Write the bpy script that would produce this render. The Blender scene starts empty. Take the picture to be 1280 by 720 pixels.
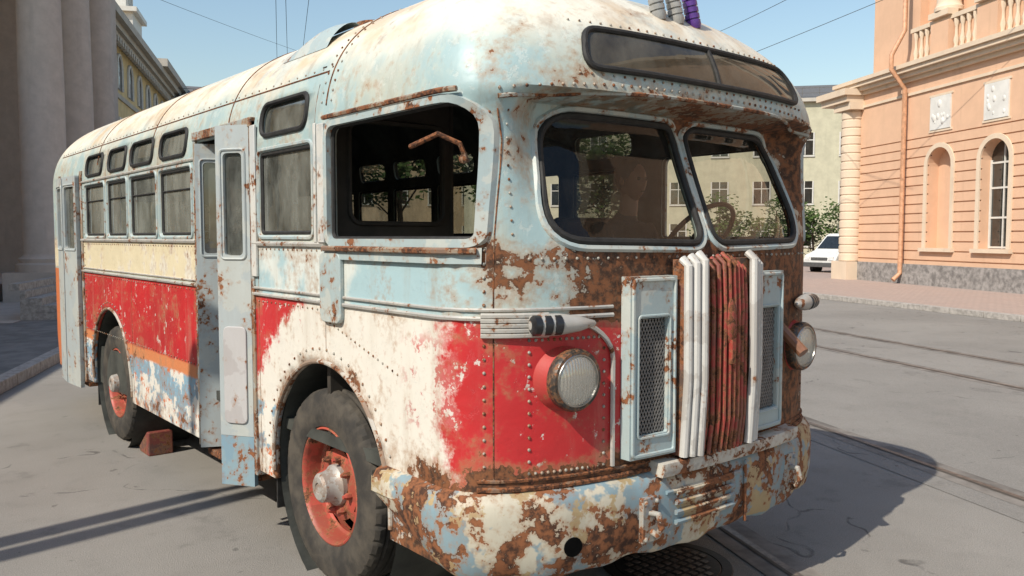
import bpy, bmesh, math, random
from mathutils import Vector, Matrix
import numpy as np
random.seed(7)
scene=bpy.context.scene
R=math.radians
# ------------------------------------------------------------------ node helper
class NB:
    def __init__(s,name):
        s.m=bpy.data.materials.new(name); s.m.use_nodes=True
        s.t=s.m.node_tree; s.t.nodes.clear()
        s.out=s.t.nodes.new('ShaderNodeOutputMaterial')
        s.tc=s.t.nodes.new('ShaderNodeTexCoord')
        s.obj=s.tc.outputs['Object']
        sp=s.t.nodes.new('ShaderNodeSeparateXYZ'); s.t.links.new(s.obj,sp.inputs[0])
        s.x,s.y,s.z=sp.outputs
    def put(s,sock,v):
        if isinstance(v,bpy.types.NodeSocket): s.t.links.new(v,sock)
        elif v is not None:
            if isinstance(v,(tuple,list)) and len(v)==3 and sock.type=='RGBA': v=(*v,1)
            sock.default_value=v
    def m_(s,op,a,b=None,c=None,clamp=False):
        n=s.t.nodes.new('ShaderNodeMath'); n.operation=op; n.use_clamp=clamp
        s.put(n.inputs[0],a)
        if b is not None: s.put(n.inputs[1],b)
        if c is not None: s.put(n.inputs[2],c)
        return n.outputs[0]
    def add(s,a,b): return s.m_('ADD',a,b)
    def mul(s,a,b): return s.m_('MULTIPLY',a,b)
    def sub(s,a,b): return s.m_('SUBTRACT',a,b)
    def ss(s,v,a,b,lo=0.,hi=1.):
        n=s.t.nodes.new('ShaderNodeMapRange'); n.interpolation_type='SMOOTHSTEP'
        s.put(n.inputs[0],v); s.put(n.inputs[1],a); s.put(n.inputs[2],b); s.put(n.inputs[3],lo); s.put(n.inputs[4],hi)
        return n.outputs[0]
    def band(s,v,a,b,e=.01):
        return s.mul(s.ss(v,a-e,a+e),s.ss(v,b-e,b+e,1.,0.))
    def mix(s,f,a,b):
        n=s.t.nodes.new('ShaderNodeMix'); n.data_type='RGBA'
        s.put(n.inputs[0],f); s.put(n.inputs[6],a); s.put(n.inputs[7],b)
        return n.outputs[2]
    def vec(s,sx=1,sy=1,sz=1,off=(0,0,0)):
        n=s.t.nodes.new('ShaderNodeMapping'); s.t.links.new(s.obj,n.inputs[0])
        n.inputs['Scale'].default_value=(sx,sy,sz); n.inputs['Location'].default_value=off
        return n.outputs[0]
    def noise(s,sc,det=6,ro=.6,v=None,dist=0.):
        n=s.t.nodes.new('ShaderNodeTexNoise'); s.put(n.inputs['Vector'],v or s.obj)
        n.inputs['Scale'].default_value=sc; n.inputs['Detail'].default_value=det
        n.inputs['Roughness'].default_value=ro; n.inputs['Distortion'].default_value=dist
        return n.outputs[0]
    def voro(s,sc,feat='DISTANCE_TO_EDGE',v=None):
        n=s.t.nodes.new('ShaderNodeTexVoronoi'); n.feature=feat; s.put(n.inputs['Vector'],v or s.obj)
        n.inputs['Scale'].default_value=sc
        return n.outputs['Distance']
    def bump(s,h,st=.3,d=.01,nrm=None):
        n=s.t.nodes.new('ShaderNodeBump'); s.put(n.inputs['Height'],h)
        n.inputs['Strength'].default_value=st; n.inputs['Distance'].default_value=d
        if nrm: s.put(n.inputs['Normal'],nrm)
        return n.outputs[0]
    def bsdf(s,col,rough=.6,metal=0.,nrm=None,spec=.5,**k):
        n=s.t.nodes.new('ShaderNodeBsdfPrincipled')
        s.put(n.inputs['Base Color'],col); s.put(n.inputs['Roughness'],rough); s.put(n.inputs['Metallic'],metal)
        s.put(n.inputs['Specular IOR Level'],spec)
        if nrm: s.put(n.inputs['Normal'],nrm)
        s.t.links.new(n.outputs[0],s.out.inputs[0]); return n
RUSTD=(.050,.021,.011); RUSTO=(.24,.090,.036)
def weathered(name,col,col2=None,rust=.45,scale=6,rough=.55,dirt=.3,metal=0.,thr=.5,col3=None):
    b=NB(name)
    n1=b.noise(scale,7,.62,b.vec(off=(3,1,2))); n2=b.noise(scale*5,5,.6); n3=b.noise(scale*.5,5,.6,b.vec(off=(9,4,1)))
    c=col
    if col2: c=b.mix(b.ss(n3,thr,thr+.03),col,col2)
    if col3: c=b.mix(b.ss(b.noise(scale*.8,6,.65,b.vec(off=(1,7,3))),.53,.56),c,col3)
    c=b.mix(b.mul(b.noise(scale*1.7,6,.7,b.vec(1,1,.25)),dirt),c,(.16,.12,.08))
    f=b.add(b.mul(n1,.65),b.mul(n2,.35)); th=1-rust
    halo=b.ss(f,th-.07,th+.03); core=b.ss(f,th,th+.012)
    c=b.mix(b.mul(halo,.6),c,(.32,.17,.08))
    rc=b.mix(b.ss(n2,.4,.62),RUSTD,RUSTO)
    c=b.mix(core,c,rc)
    h=b.add(b.mul(core,-.6),b.mul(n2,.35))
    b.bsdf(c,b.m_('ADD',b.mul(core,.35),rough,clamp=True),metal,b.bump(h,.45,.006))
    return b.m
def simple(name,col,rough=.6,metal=0.,var=.15,scale=8,bumpst=.15,spec=.5):
    b=NB(name); n=b.noise(scale,6,.65)
    dk=tuple(c*(1-var*1.6) for c in col); lt=tuple(min(1,c*(1+var)) for c in col)
    b.bsdf(b.mix(b.ss(n,.3,.7),dk,lt),rough,metal,b.bump(b.noise(scale*6,4,.6),bumpst,.01),spec)
    return b.m
# ------------------------------------------------------------------ mesh helpers
def empty(name,loc=(0,0,0),rot=0):
    o=bpy.data.objects.new(name,None); scene.collection.objects.link(o)
    o.location=loc; o.rotation_euler=(0,0,rot); o.empty_display_size=.1; return o
def meshobj(name,v,f,mat=None,parent=None,smooth=True,ang=35):
    me=bpy.data.meshes.new(name); me.from_pydata([tuple(p) for p in v],[],[tuple(q) for q in f]); me.validate()
    o=bpy.data.objects.new(name,me); scene.collection.objects.link(o)
    if mat: me.materials.append(mat)
    if parent: o.parent=parent
    fin(me,smooth,ang); return o
def fin(me,smooth=True,ang=35,recalc=True):
    bm=bmesh.new(); bm.from_mesh(me)
    if recalc: bmesh.ops.recalc_face_normals(bm,faces=bm.faces)
    for f in bm.faces: f.smooth=smooth
    if smooth:
        a=R(ang)
        for e in bm.edges:
            if len(e.link_faces)==2:
                try: e.smooth=e.calc_face_angle()<a
                except Exception: pass
    bm.to_mesh(me); bm.free()
class MB:
    def __init__(s): s.v=[];s.f=[]
    def addm(s,v,f):
        o=len(s.v); s.v+= [tuple(p) for p in v]; s.f+=[tuple(i+o for i in q) for q in f]
    def box(s,x0,x1,y0,y1,z0,z1):
        s.addm([(x0,y0,z0),(x1,y0,z0),(x1,y1,z0),(x0,y1,z0),(x0,y0,z1),(x1,y0,z1),(x1,y1,z1),(x0,y1,z1)],
               [(0,3,2,1),(4,5,6,7),(0,1,5,4),(1,2,6,5),(2,3,7,6),(3,0,4,7)]); return s
    def lathe(s,o,ax,prof,seg=32,caps=True,a0=0,a1=2*math.pi,hole=None):
        o=Vector(o);ax=Vector(ax).normalized(); e1=ax.orthogonal().normalized(); 
        if abs(ax.z)<.9: e1=Vector((0,0,1)).cross(ax).normalized()
        e2=ax.cross(e1); v=[]
        full=abs(a1-a0-2*math.pi)<1e-6; n=seg if full else seg+1
        for (a,r) in prof:
            for k in range(n):
                t=a0+(a1-a0)*k/seg; v.append(o+ax*a+(e1*math.cos(t)+e2*math.sin(t))*r)
        f=[]
        for i in range(len(prof)-1):
            for k in range(seg):
                if hole and hole(i,k): continue
                k2=(k+1)%n; f.append((i*n+k,i*n+k2,(i+1)*n+k2,(i+1)*n+k))
        if caps and full:
            if prof[0][1]>1e-4: f.append(tuple(range(n))[::-1])
            if prof[-1][1]>1e-4: f.append(tuple((len(prof)-1)*n+k for k in range(n)))
        s.addm(v,f); return s
    def cyl(s,a,b,r,seg=12,r2=None):
        a=Vector(a);b=Vector(b); return s.lathe(a,b-a,[(0,r),((b-a).length,r if r2 is None else r2)],seg)
    def tube(s,path,r,closed=False,seg=8,flat=None):
        P=[Vector(p) for p in path];n=len(P);v=[];nrm=None
        for i in range(n):
            if closed: t=P[(i+1)%n]-P[i-1]
            else: t=P[min(i+1,n-1)]-P[max(i-1,0)]
            t.normalize()
            if nrm is None: nrm=t.orthogonal().normalized()
            nrm=(nrm-t*nrm.dot(t))
            nrm=nrm.normalized() if nrm.length>1e-6 else t.orthogonal().normalized()
            b=t.cross(nrm)
            rr=r[i] if isinstance(r,(list,tuple)) else r
            for k in range(seg):
                a=2*math.pi*k/seg; v.append(P[i]+nrm*math.cos(a)*rr+b*math.sin(a)*rr)
        f=[]
        for i in range(n if closed else n-1):
            j=(i+1)%n
            for k in range(seg):
                k2=(k+1)%seg; f.append((i*seg+k,i*seg+k2,j*seg+k2,j*seg+k))
        if not closed:
            f.append(tuple(range(seg))[::-1]); f.append(tuple((n-1)*seg+k for k in range(seg)))
        s.addm(v,f); return s
    def ball(s,c,r,u=8,w=5,sc=(1,1,1)):
        v=[];f=[]
        for i in range(w+1):
            ph=math.pi*i/w
            for k in range(u):
                a=2*math.pi*k/u; v.append((c[0]+r*sc[0]*math.sin(ph)*math.cos(a),c[1]+r*sc[1]*math.sin(ph)*math.sin(a),c[2]+r*sc[2]*math.cos(ph)))
        for i in range(w):
            for k in range(u): k2=(k+1)%u; f.append((i*u+k,(i+1)*u+k,(i+1)*u+k2,i*u+k2))
        s.addm(v,f); return s
    def prism(s,poly,mp0,mp1):
        n=len(poly); v=[mp0(*p) for p in poly]+[mp1(*p) for p in poly]
        f=[tuple(range(n)),tuple(range(n,2*n))[::-1]]+[(i,(i+1)%n,n+(i+1)%n,n+i) for i in range(n)]
        s.addm(v,f); return s
    def patch(s,bd,mp,rings=6):
        cx=sum(p[0] for p in bd)/len(bd);cy=sum(p[1] for p in bd)/len(bd);n=len(bd)
        v=[mp(cx,cy)];f=[]
        for r in range(1,rings+1):
            k=r/rings
            for p in bd: v.append(mp(cx+(p[0]-cx)*k,cy+(p[1]-cy)*k))
        for i in range(n): f.append((0,1+i,1+(i+1)%n))
        for r in range(rings-1):
            for i in range(n):
                j=(i+1)%n; f.append((1+r*n+i,1+(r+1)*n+i,1+(r+1)*n+j,1+r*n+j))
        s.addm(v,f); return s
    def ring(s,inn,out,mp0,mp1):
        n=len(inn); v=[mp0(*p) for p in inn]+[mp0(*p) for p in out]+[mp1(*p) for p in inn]+[mp1(*p) for p in out];f=[]
        for i in range(n):
            j=(i+1)%n
            f+=[(i,j,n+j,n+i),(2*n+i,3*n+i,3*n+j,2*n+j),(i,2*n+i,2*n+j,j),(n+i,n+j,3*n+j,3*n+i)]
        s.addm(v,f); return s
    def obj(s,name,mat,parent=None,smooth=True,ang=35,bevel=0,mod=None):
        o=meshobj(name,s.v,s.f,mat,parent,smooth,ang)
        if bevel:
            m=o.modifiers.new('b','BEVEL'); m.width=bevel; m.segments=2; m.limit_method='ANGLE'; m.angle_limit=R(40)
        return o
def roundpoly(c,r,n=6):
    N=len(c); out=[]
    for i in range(N):
        p=Vector(c[i]);a=Vector(c[i-1]);b=Vector(c[(i+1)%N]); ri=r[i] if isinstance(r,(list,tuple)) else r
        p0=p+(a-p).normalized()*ri; p1=p+(b-p).normalized()*ri
        for k in range(n+1):
            t=k/n
            q=p0*(1-t)**2*1.0+p*2*t*(1-t)+p1*t*t; out.append((q.x,q.y))
    return out
def rr(a0,a1,b0,b1,r,n=6): return roundpoly([(a0,b0),(a1,b0),(a1,b1),(a0,b1)],r,n)
def densify(poly,d=.08):
    out=[];n=len(poly)
    for i in range(n):
        a=Vector(poly[i]);b=Vector(poly[(i+1)%n]);k=max(1,int((b-a).length/d))
        for j in range(k): q=a.lerp(b,j/k); out.append((q.x,q.y))
    return out
def grow(poly,d):
    n=len(poly);out=[]
    area=sum(poly[i][0]*poly[(i+1)%n][1]-poly[(i+1)%n][0]*poly[i][1] for i in range(n))
    sg=1 if area>0 else -1
    for i in range(n):
        a=Vector(poly[i-1]);b=Vector(poly[(i+1)%n]);t=b-a
        if t.length<1e-9: t=Vector((1,0))
        t.normalize(); out.append((poly[i][0]+t.y*d*sg,poly[i][1]-t.x*d*sg))
    return out
# ------------------------------------------------------------------ bus surface
NS=2.5; WB=1.25; TOP=.83
def sstep(v,a,b):
    t=max(0,min(1,(v-a)/(b-a))); return t*t*(3-2*t)
BZ=2.43   # brow height
def prof(z):
    s=max(0,(z-2.30)/TOP); s=min(s,.9999)
    sn=s**1.3; cs=math.sqrt(max(1e-9,1-sn*sn))
    w=WB*cs**(2/2.6); 
    if z<.8: w-= .02*(.8-z)
    yf=.06+.03*sstep(z,1.7,2.25)-.065*sstep(z,2.3,BZ)+1.35*(1-cs**.9)
    D=.45+.6*(1-cs); 
    yr=8.26-1.5*(1-cs**.8)-.04*sstep(z,.8,.4)
    return w,yf,D,yr
def rec(z):
    if z<=1.79 or z>=BZ: return 0
    if z<BZ-.04: return .20*(z-1.79)/.6
    return .20*(BZ-z)/.04
def msk(t): return 1-sstep(abs(t),.66,.88)
def FP(x,z,o=0.):
    w,yf,D,_=prof(z); t=min(.9999,abs(x)/w)
    return Vector((x,yf+D*(1-(1-t**NS)**(1/NS))+rec(z)*msk(t)-o,z))
def SX(y,z):
    w,yf,D,yr=prof(z)
    if y<yf+D:
        q=min(1,max(0,(D-(y-yf))/D)); return w*(1-q**NS)**(1/NS)
    if y>yr-.6:
        q=min(1,(y-(yr-.6))/.6); return w*(1-q**2.8)**(1/2.8)
    return w
def SP(y,z,o=0.,sg=-1): return Vector((sg*(SX(y,z)+o),y,z))
def ringpts(z):
    w,yf,D,yr=prof(z); P=[]; NF=72
    for k in range(NF+1):
        ph=-math.pi/2+math.pi*k/NF
        x=w*math.copysign(abs(math.sin(ph))**(2/NS),math.sin(ph)); t=abs(x)/w
        P.append((x,yf+D*(1-abs(math.cos(ph))**(2/NS))+rec(z)*msk(t),z))
    M=60; y0=yf+D; y1=yr-.6
    for k in range(1,M): P.append((w,y0+(y1-y0)*k/M,z))
    NR=32
    for k in range(NR+1):
        ph=math.pi/2-math.pi*k/NR
        P.append((w*math.copysign(abs(math.sin(ph))**(2/2.8),math.sin(ph)),yr-.6*(1-abs(math.cos(ph))**(2/2.8)),z))
    for k in range(1,M): P.append((-w,y1+(y0-y1)*k/M,z))
    return P
zs=[.45+.07*i for i in range(20)]; zs=[z for z in zs if z<1.77]+[1.79,1.85,1.92,1.99,2.06,2.13,2.20,2.27,2.33,BZ-.06,BZ-.04,BZ-.02,BZ,BZ+.012,2.47,2.5]
for k in range(1,24):
    th=.17+(math.pi/2-.17)*k/23.; s=math.sin(th)**(1/1.3)
    if 2.30+TOP*s>2.52: zs.append(2.30+TOP*min(s,.9985))
zs=sorted(set(round(z,4) for z in zs))
V=[];F=[]
for z in zs: V+=ringpts(z)
n=len(ringpts(1.))
for i in range(len(zs)-1):
    for k in range(n):
        k2=(k+1)%n; F.append((i*n+k,i*n+k2,(i+1)*n+k2,(i+1)*n+k))
base=(len(zs)-1)*n; F.append(tuple(base+k for k in range(n))); F.append(tuple(range(n))[::-1])
# ------------------------------------------------------------------ bus materials
def bus_mat():
    b=NB('bus_paint'); x,y,z=b.x,b.y,b.z
    nbig=b.noise(1.3,5,.6); nmed=b.noise(4.5,8,.65,b.vec(off=(2,5,1))); nfin=b.noise(24,7,.65); nfin2=b.noise(60,4,.6)
    nstr=b.noise(7,6,.65,b.vec(1,1,.14)); nchip=b.noise(11,9,.72,b.vec(off=(7,2,8))); nroof=b.noise(2.2,7,.6,b.vec(2,.7,1,off=(4,4,4)))
    ndrip=b.noise(14,5,.6,b.vec(1,1,.08,off=(1,1,1)))
    wob=b.mul(b.sub(nmed,.5),.06)
    zz=b.add(z,wob)
    BL=(.34,.455,.46);WH=(.72,.69,.62);RD=(.52,.024,.028);CR=(.70,.61,.42);LB=(.22,.38,.49)
    isfront=b.ss(y,.27,.29,1.,0.)
    c=b.mix(b.ss(nmed,.44,.60),BL,(.43,.50,.46))
    c=b.mix(b.mul(b.ss(nbig,.48,.62),.6),c,(.50,.48,.38))
    c=b.mix(b.mul(b.ss(b.add(nchip,b.mul(nfin,.3)),.70,.73),.35),c,(.60,.62,.57))
    c=b.mix(b.mul(b.ss(ndrip,.54,.72),.35),c,(.24,.19,.12))
    roofc=b.mix(b.mul(b.ss(nroof,.42,.66),.75),(.76,.71,.59),(.58,.43,.27))
    roofc=b.mix(b.mul(b.ss(nstr,.52,.75),.35),roofc,(.38,.20,.10))
    roofc=b.mix(b.mul(b.ss(b.add(b.mul(nbig,.6),b.mul(nmed,.4)),.50,.58),.7),roofc,(.49,.54,.51))
    c=b.mix(b.ss(b.add(z,b.mul(b.sub(nbig,.5),.5)),2.56,2.78),c,roofc)
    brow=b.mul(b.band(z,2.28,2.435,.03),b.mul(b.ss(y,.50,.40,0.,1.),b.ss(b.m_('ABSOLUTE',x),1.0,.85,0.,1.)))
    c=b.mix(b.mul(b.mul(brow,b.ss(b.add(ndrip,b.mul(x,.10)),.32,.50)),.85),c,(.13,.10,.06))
    c=b.mix(b.mul(b.band(z,1.52,1.80,.004),b.ss(y,3.3,3.32)),c,b.mix(b.ss(nmed,.5,.6),CR,(.70,.66,.56)))
    c=b.mix(b.mul(b.band(z,1.50,1.80,.01),b.mul(b.ss(y,2.35,2.37,1.,0.),b.ss(y,.1,.6))),c,b.mix(b.ss(nbig,.47,.56),(.36,.50,.53),(.62,.65,.61)))
    red=b.mix(b.ss(nbig,.35,.65),RD,(.43,.03,.03))
    red=b.mix(b.mul(b.ss(nstr,.50,.72),.4),red,(.52,.15,.13))
    red=b.mix(b.ss(b.add(b.mul(nchip,.6),b.mul(nfin,.4)),.578,.592),red,(.62,.55,.50))
    low=b.mix(b.ss(nmed,.47,.51),WH,LB)
    low=b.mix(b.ss(nchip,.57,.6),low,(.62,.17,.06))
    white=b.mix(b.mul(nstr,.35),WH,(.58,.50,.40))
    white=b.mix(b.mul(b.ss(nfin,.58,.64),.2),white,(.50,.22,.16))
    wy=b.mul(b.ss(b.add(y,b.mul(b.sub(nchip,.5),.6)),.36,.50),b.ss(b.add(y,b.mul(b.sub(nmed,.5),.9)),1.62,1.75,1.,0.))
    pinkp=b.mul(b.mul(b.ss(y,.80,.62),b.band(z,1.02,1.40,.06)),b.ss(b.add(b.mul(nmed,.5),b.mul(nchip,.5)),.50,.525))
    dy=b.sub(y,1.5);dz=b.sub(z,.58); rad=b.m_('SQRT',b.add(b.mul(dy,dy),b.mul(dz,dz)))
    splash=b.mul(b.ss(b.add(rad,b.mul(b.sub(nchip,.5),.5)),.95,.88),1.)
    wmask=b.mul(b.m_('MAXIMUM',wy,splash),b.sub(1.,b.mul(pinkp,.85)))
    lowz=b.mix(b.ss(b.add(zz,b.mul(b.ss(y,1.1,1.5,.35,.06),1.)),.93,.95),low,b.mix(wmask,red,white))
    lowz=b.mix(b.mul(b.band(zz,.86,.945,.012),b.ss(y,2.9,3.2)),lowz,(.62,.22,.09))
    c2=lowz
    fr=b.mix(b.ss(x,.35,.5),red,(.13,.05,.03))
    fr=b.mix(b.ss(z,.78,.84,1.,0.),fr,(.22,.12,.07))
    c2=b.mix(isfront,c2,fr)
    c2=b.mix(b.ss(y,7.42,7.44),c2,(.60,.17,.06))
    c=b.mix(b.ss(z,1.495,1.503,1.,0.),c,c2)
    fx=b.mul(b.band(y,-.3,.42,.12),1.)
    w=b.mul(b.mul(b.band(z,1.47,1.80,.05),fx),b.ss(x,-1.18,-.55,0.03,.20))
    w=b.add(w,b.mul(b.mul(b.band(z,.78,1.5,.05),fx),b.ss(x,.4,.6,0.,.22)))
    w=b.add(w,b.mul(b.mul(b.band(z,1.75,2.45,.05),fx),b.ss(x,.6,1.0,0.,.10)))
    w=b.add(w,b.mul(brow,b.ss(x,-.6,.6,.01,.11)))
    w=b.add(w,b.mul(b.band(z,2.40,2.52,.03),b.ss(y,.25,.6,.035,.0)))
    w=b.add(w,b.mul(b.band(z,1.70,1.83,.02),.03))
    w=b.add(w,b.mul(b.band(z,2.31,2.37,.02),.03))
    w=b.add(w,b.ss(z,.75,.45,0.,.07))
    w=b.add(w,b.mul(b.ss(rad,.70,.635),.07))
    w=b.add(w,b.mul(b.mul(b.ss(y,.95,.5),b.ss(z,.95,.82)),.2))
    w=b.add(w,b.mul(b.band(y,2.24,2.4,.03),.04)); w=b.add(w,b.mul(b.band(y,3.25,3.4,.02),.04))
    w=b.add(w,b.mul(b.ss(b.m_('ABSOLUTE',b.sub(y,.262)),.05,.01),.05))
    w=b.sub(w,b.ss(z,2.55,2.7,0.,.03))
    f=b.add(b.add(b.mul(nmed,.5),b.mul(nfin,.35)),b.add(b.mul(nbig,.15),w))
    halo=b.ss(f,.50,.62); core=b.ss(f,.608,.622)
    c=b.mix(b.mul(halo,.58),c,(.34,.19,.095))
    c=b.mix(b.mul(b.ss(nstr,.5,.8),.40),c,(.31,.22,.14))
    rc=b.mix(b.ss(nfin,.40,.60),(.05,.024,.013),(.21,.080,.032)); rc=b.mix(b.ss(nfin2,.55,.7),rc,(.12,.07,.04))
    c=b.mix(core,c,rc)
    h=b.add(b.add(b.mul(core,-.7),b.mul(nfin,.25)),b.mul(b.ss(nchip,.55,.57),-.3))
    nb=b.bump(nbig,.35,.05); nb=b.bump(h,.4,.005,nb)
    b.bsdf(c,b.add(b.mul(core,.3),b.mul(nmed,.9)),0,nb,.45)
    return b.m
M_BUS=bus_mat()
M_INT=simple('interior_paint',(.10,.105,.095),.8,var=.3,scale=3)
M_RUB=simple('black_rubber',(.020,.019,.018),.7,var=.3,scale=20)
M_ALU=weathered('worn_aluminium',(.52,.51,.48),(.60,.58,.53),.41,9,.45,.4,.25)
M_RIB=weathered('white_rib_paint',(.62,.61,.58),(.50,.48,.45),.35,9,.5,.4,.05)
M_BLUE=weathered('pale_blue_paint',(.38,.47,.48),(.49,.53,.50),.43,7)
M_RIV=weathered('rivet_paint',(.34,.33,.29),(.34,.25,.18),.48,9)
M_WHT=weathered('dirty_white_paint',(.62,.61,.57),(.52,.54,.53),.42,8)
M_REDR=weathered('rusty_red_paint',(.36,.035,.028),(.22,.05,.035),.48,14)
M_RIM=weathered('wheel_red_paint',(.50,.06,.04),(.34,.05,.03),.45,12,.5,.45)
M_RUST=weathered('rusted_steel',(.17,.10,.07),(.12,.07,.05),.58,10,.8)
M_BUMP=weathered('bumper_paint',(.60,.56,.45),(.22,.34,.40),.495,5.2,.55,.5,0,.48,(.45,.34,.18))
M_DOOR=weathered('door_grey_paint',(.40,.45,.46),(.46,.49,.47),.40,6)
M_MESH=simple('dark_grille_wire',(.20,.19,.18),.6,.4)
M_BLK=simple('black_enamel',(.02,.02,.022),.3,0,.2)
M_DARK=simple('dark_void',(.006,.006,.006),1.,spec=0.)
M_LEATH=simple('seat_vinyl',(.06,.03,.02),.6)
def glass(name,tint,dust,fac0=.06,dustcol=(.25,.26,.24),wav=.25):
    b=NB(name); t=b.t
    tr=t.nodes.new('ShaderNodeBsdfTransparent'); tr.inputs[0].default_value=(*tint,1)
    gl=t.nodes.new('ShaderNodeBsdfGlossy'); gl.inputs['Roughness'].default_value=.02
    lw=t.nodes.new('ShaderNodeLayerWeight'); lw.inputs[0].default_value=.5
    fres=b.add(b.mul(b.m_('POWER',lw.outputs['Facing'],4.),.9),fac0)
    n=b.noise(1.6,3,.5); b.put(gl.inputs['Normal'],b.bump(n,wav,.02))
    m1=t.nodes.new('ShaderNodeMixShader'); b.put(m1.inputs[0],b.m_('MINIMUM',fres,1.)); t.links.new(tr.outputs[0],m1.inputs[1]); t.links.new(gl.outputs[0],m1.inputs[2])
    df=t.nodes.new('ShaderNodeBsdfDiffuse'); df.inputs[0].default_value=(*dustcol,1)
    m2=t.nodes.new('ShaderNodeMixShader'); dn=b.noise(3,7,.7,b.vec(1,1,.5))
    b.put(m2.inputs[0],b.mul(b.ss(dn,.2,.8),dust)); t.links.new(m1.outputs[0],m2.inputs[1]); t.links.new(df.outputs[0],m2.inputs[2])
    t.links.new(m2.outputs[0],b.out.inputs[0]); return b.m
M_GLASS=glass('windscreen_glass',(.66,.65,.61),.09,.035,(.24,.22,.19))
M_GLASSD=glass('dusty_reflection_side_glass',(.45,.47,.43),.60,.18,(.34,.35,.31))  # grey film is dust plus facade reflections painted in as diffuse colour
M_SIGN=glass('route_box_glass',(.28,.26,.22),.35,.06,(.34,.31,.25))
# ------------------------------------------------------------------ BUS
bus=empty('old_bus')
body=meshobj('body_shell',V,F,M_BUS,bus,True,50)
sideW=[(1.60,2.26)]+[(3.40,4.07),(4.17,4.84),(4.95,5.54),(5.65,6.33)]
upW=[(1.66,2.23),(3.50,4.06),(4.25,4.82),(4.98,5.50),(5.72,6.29)]
WT=BZ-.075
WS={s:[(s*.93,1.815),(s*.04,1.80),(s*.045,WT-.005),(s*.82,WT)] for s in (-1,1)}
WSP={s:roundpoly(WS[s],[.19,.09,.08,.17],8) for s in (-1,1)}
DRV=roundpoly([(.30,1.82),(1.39,1.82),(1.39,2.365),(.30,2.365)],[.03,.04,.06,.12],6)
cut=MB()
for a,c_ in sideW: cut.prism(rr(a,c_,1.84,2.305,.035),lambda u,v:(-2,u,v),lambda u,v:(2,u,v))
cut.prism(rr(2.42,3.25,1.84,2.305,.035),lambda u,v:(1,u,v),lambda u,v:(2,u,v))
cut.prism(rr(6.45,7.2,1.84,2.305,.035),lambda u,v:(1,u,v),lambda u,v:(2,u,v))
for a,c_ in upW: cut.prism(rr(a,c_,2.395,2.575,.075),lambda u,v:(-2,u,v),lambda u,v:(2,u,v))
cut.prism(DRV,lambda u,v:(-2,u,v),lambda u,v:(-.95,u,v)); cut.prism(DRV,lambda u,v:(.95,u,v),lambda u,v:(2,u,v))
cut.box(-2,-1.05,2.40,3.29,.30,2.46); cut.box(-2,-1.05,6.53,7.38,.30,2.42)
for yc in (1.50,5.60):
    cut.lathe((-2,yc,.56),(1,0,0),[(0,.63),(1.2,.63)],48); cut.lathe((.8,yc,.56),(1,0,0),[(0,.63),(1.2,.63)],48)
for s in (-1,1): cut.prism(WSP[s],lambda u,v:(u,-1,v),lambda u,v:(u,.55,v))
cut.prism(rr(-.6,.6,1.75,2.25,.12),lambda u,v:(u,7.7,v),lambda u,v:(u,9,v))
M_CUT=bpy.data.materials.new('cutface')
cutter=meshobj('cutter',cut.v,cut.f,M_CUT,None,False)
bpy.context.view_layer.update()
bm_=body.modifiers.new('b','BOOLEAN'); bm_.operation='DIFFERENCE'; bm_.object=cutter; bm_.solver='EXACT'; bm_.use_self=True
try: bm_.material_mode='TRANSFER'
except Exception as e: print(e)
dg=bpy.context.evaluated_depsgraph_get(); me2=bpy.data.meshes.new_from_object(body.evaluated_get(dg))
body.modifiers.clear(); body.data=me2
bpy.data.objects.remove(cutter,do_unlink=True)
names=[m.name if m else '' for m in me2.materials]
bm=bmesh.new(); bm.from_mesh(me2)
ci=[i for i,nm in enumerate(names) if nm.startswith('cutface')]
dele=[f for f in bm.faces if f.material_index in ci or all(v.co.z<.4502 for v in f.verts)]
bmesh.ops.delete(bm,geom=dele,context='FACES')
for f in bm.faces: f.material_index=0
bm.to_mesh(me2); bm.free(); print('after',len(me2.polygons))
fin(me2,True,40,False)
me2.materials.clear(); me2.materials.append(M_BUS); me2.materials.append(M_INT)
md=body.modifiers.new('s','SOLIDIFY'); md.thickness=.03; md.offset=-1; md.material_offset=1; md.material_offset_rim=0
trim=MB(); frame=MB(); gl=MB(); gd=MB()
for s in (-1,1):
    P=densify(WSP[s],.06)
    trim.tube([FP(u,v,.004) for u,v in P],.016,True,8)
    frame.tube([FP(u,v,.0) for u,v in grow(P,.030)],.016,True,6)
    gl.patch(P,lambda u,v:FP(u,v,-.018),10)
for sg in (-1,1):
    for a,c_ in sideW:
        P=densify(rr(a+.01,c_-.01,1.85,2.295,.03),.2)
        trim.tube([SP(u,v,-.012,sg) for u,v in P],.012,True,6)
        gd.patch(P,lambda u,v:SP(u,v,-.018,sg),2)
        frame.tube([SP(u,v,.001,sg) for u,v in densify(rr(a-.015,c_+.015,1.825,2.32,.05),.2)],.012,True,6)
    for a,c_ in upW:
        P=densify(rr(a,c_,2.395,2.575,.075),.1)
        trim.tube([SP(u,v,.004,sg) for u,v in P],.014,True,6)
        gd.patch(P,lambda u,v:SP(u,v,-.015,sg),3)
    P=densify(DRV,.07)
    trim.tube([SP(u,v,-.01,sg) for u,v in P],.012,True,8)
for a,c_ in sideW[1:]:
    trim.cyl(SP(a+.02,2.16,-.012),SP(c_-.02,2.16,-.012),.006,6)
trim.obj('rubber_seals',M_RUB,bus); frame.obj('window_frames',M_BLUE,bus)
gl.obj('windscreen_glass',M_GLASS,bus); gd.obj('side_glass',M_GLASSD,bus)
fr=MB(); inn=densify(DRV,.07); outp=grow(inn,.034)
fr.ring(inn,outp,lambda u,v:SP(u,v,.028),lambda u,v:SP(u,v,-.002)); fr.ring(inn,outp,lambda u,v:SP(u,v,.028,1),lambda u,v:SP(u,v,-.002,1))
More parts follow.
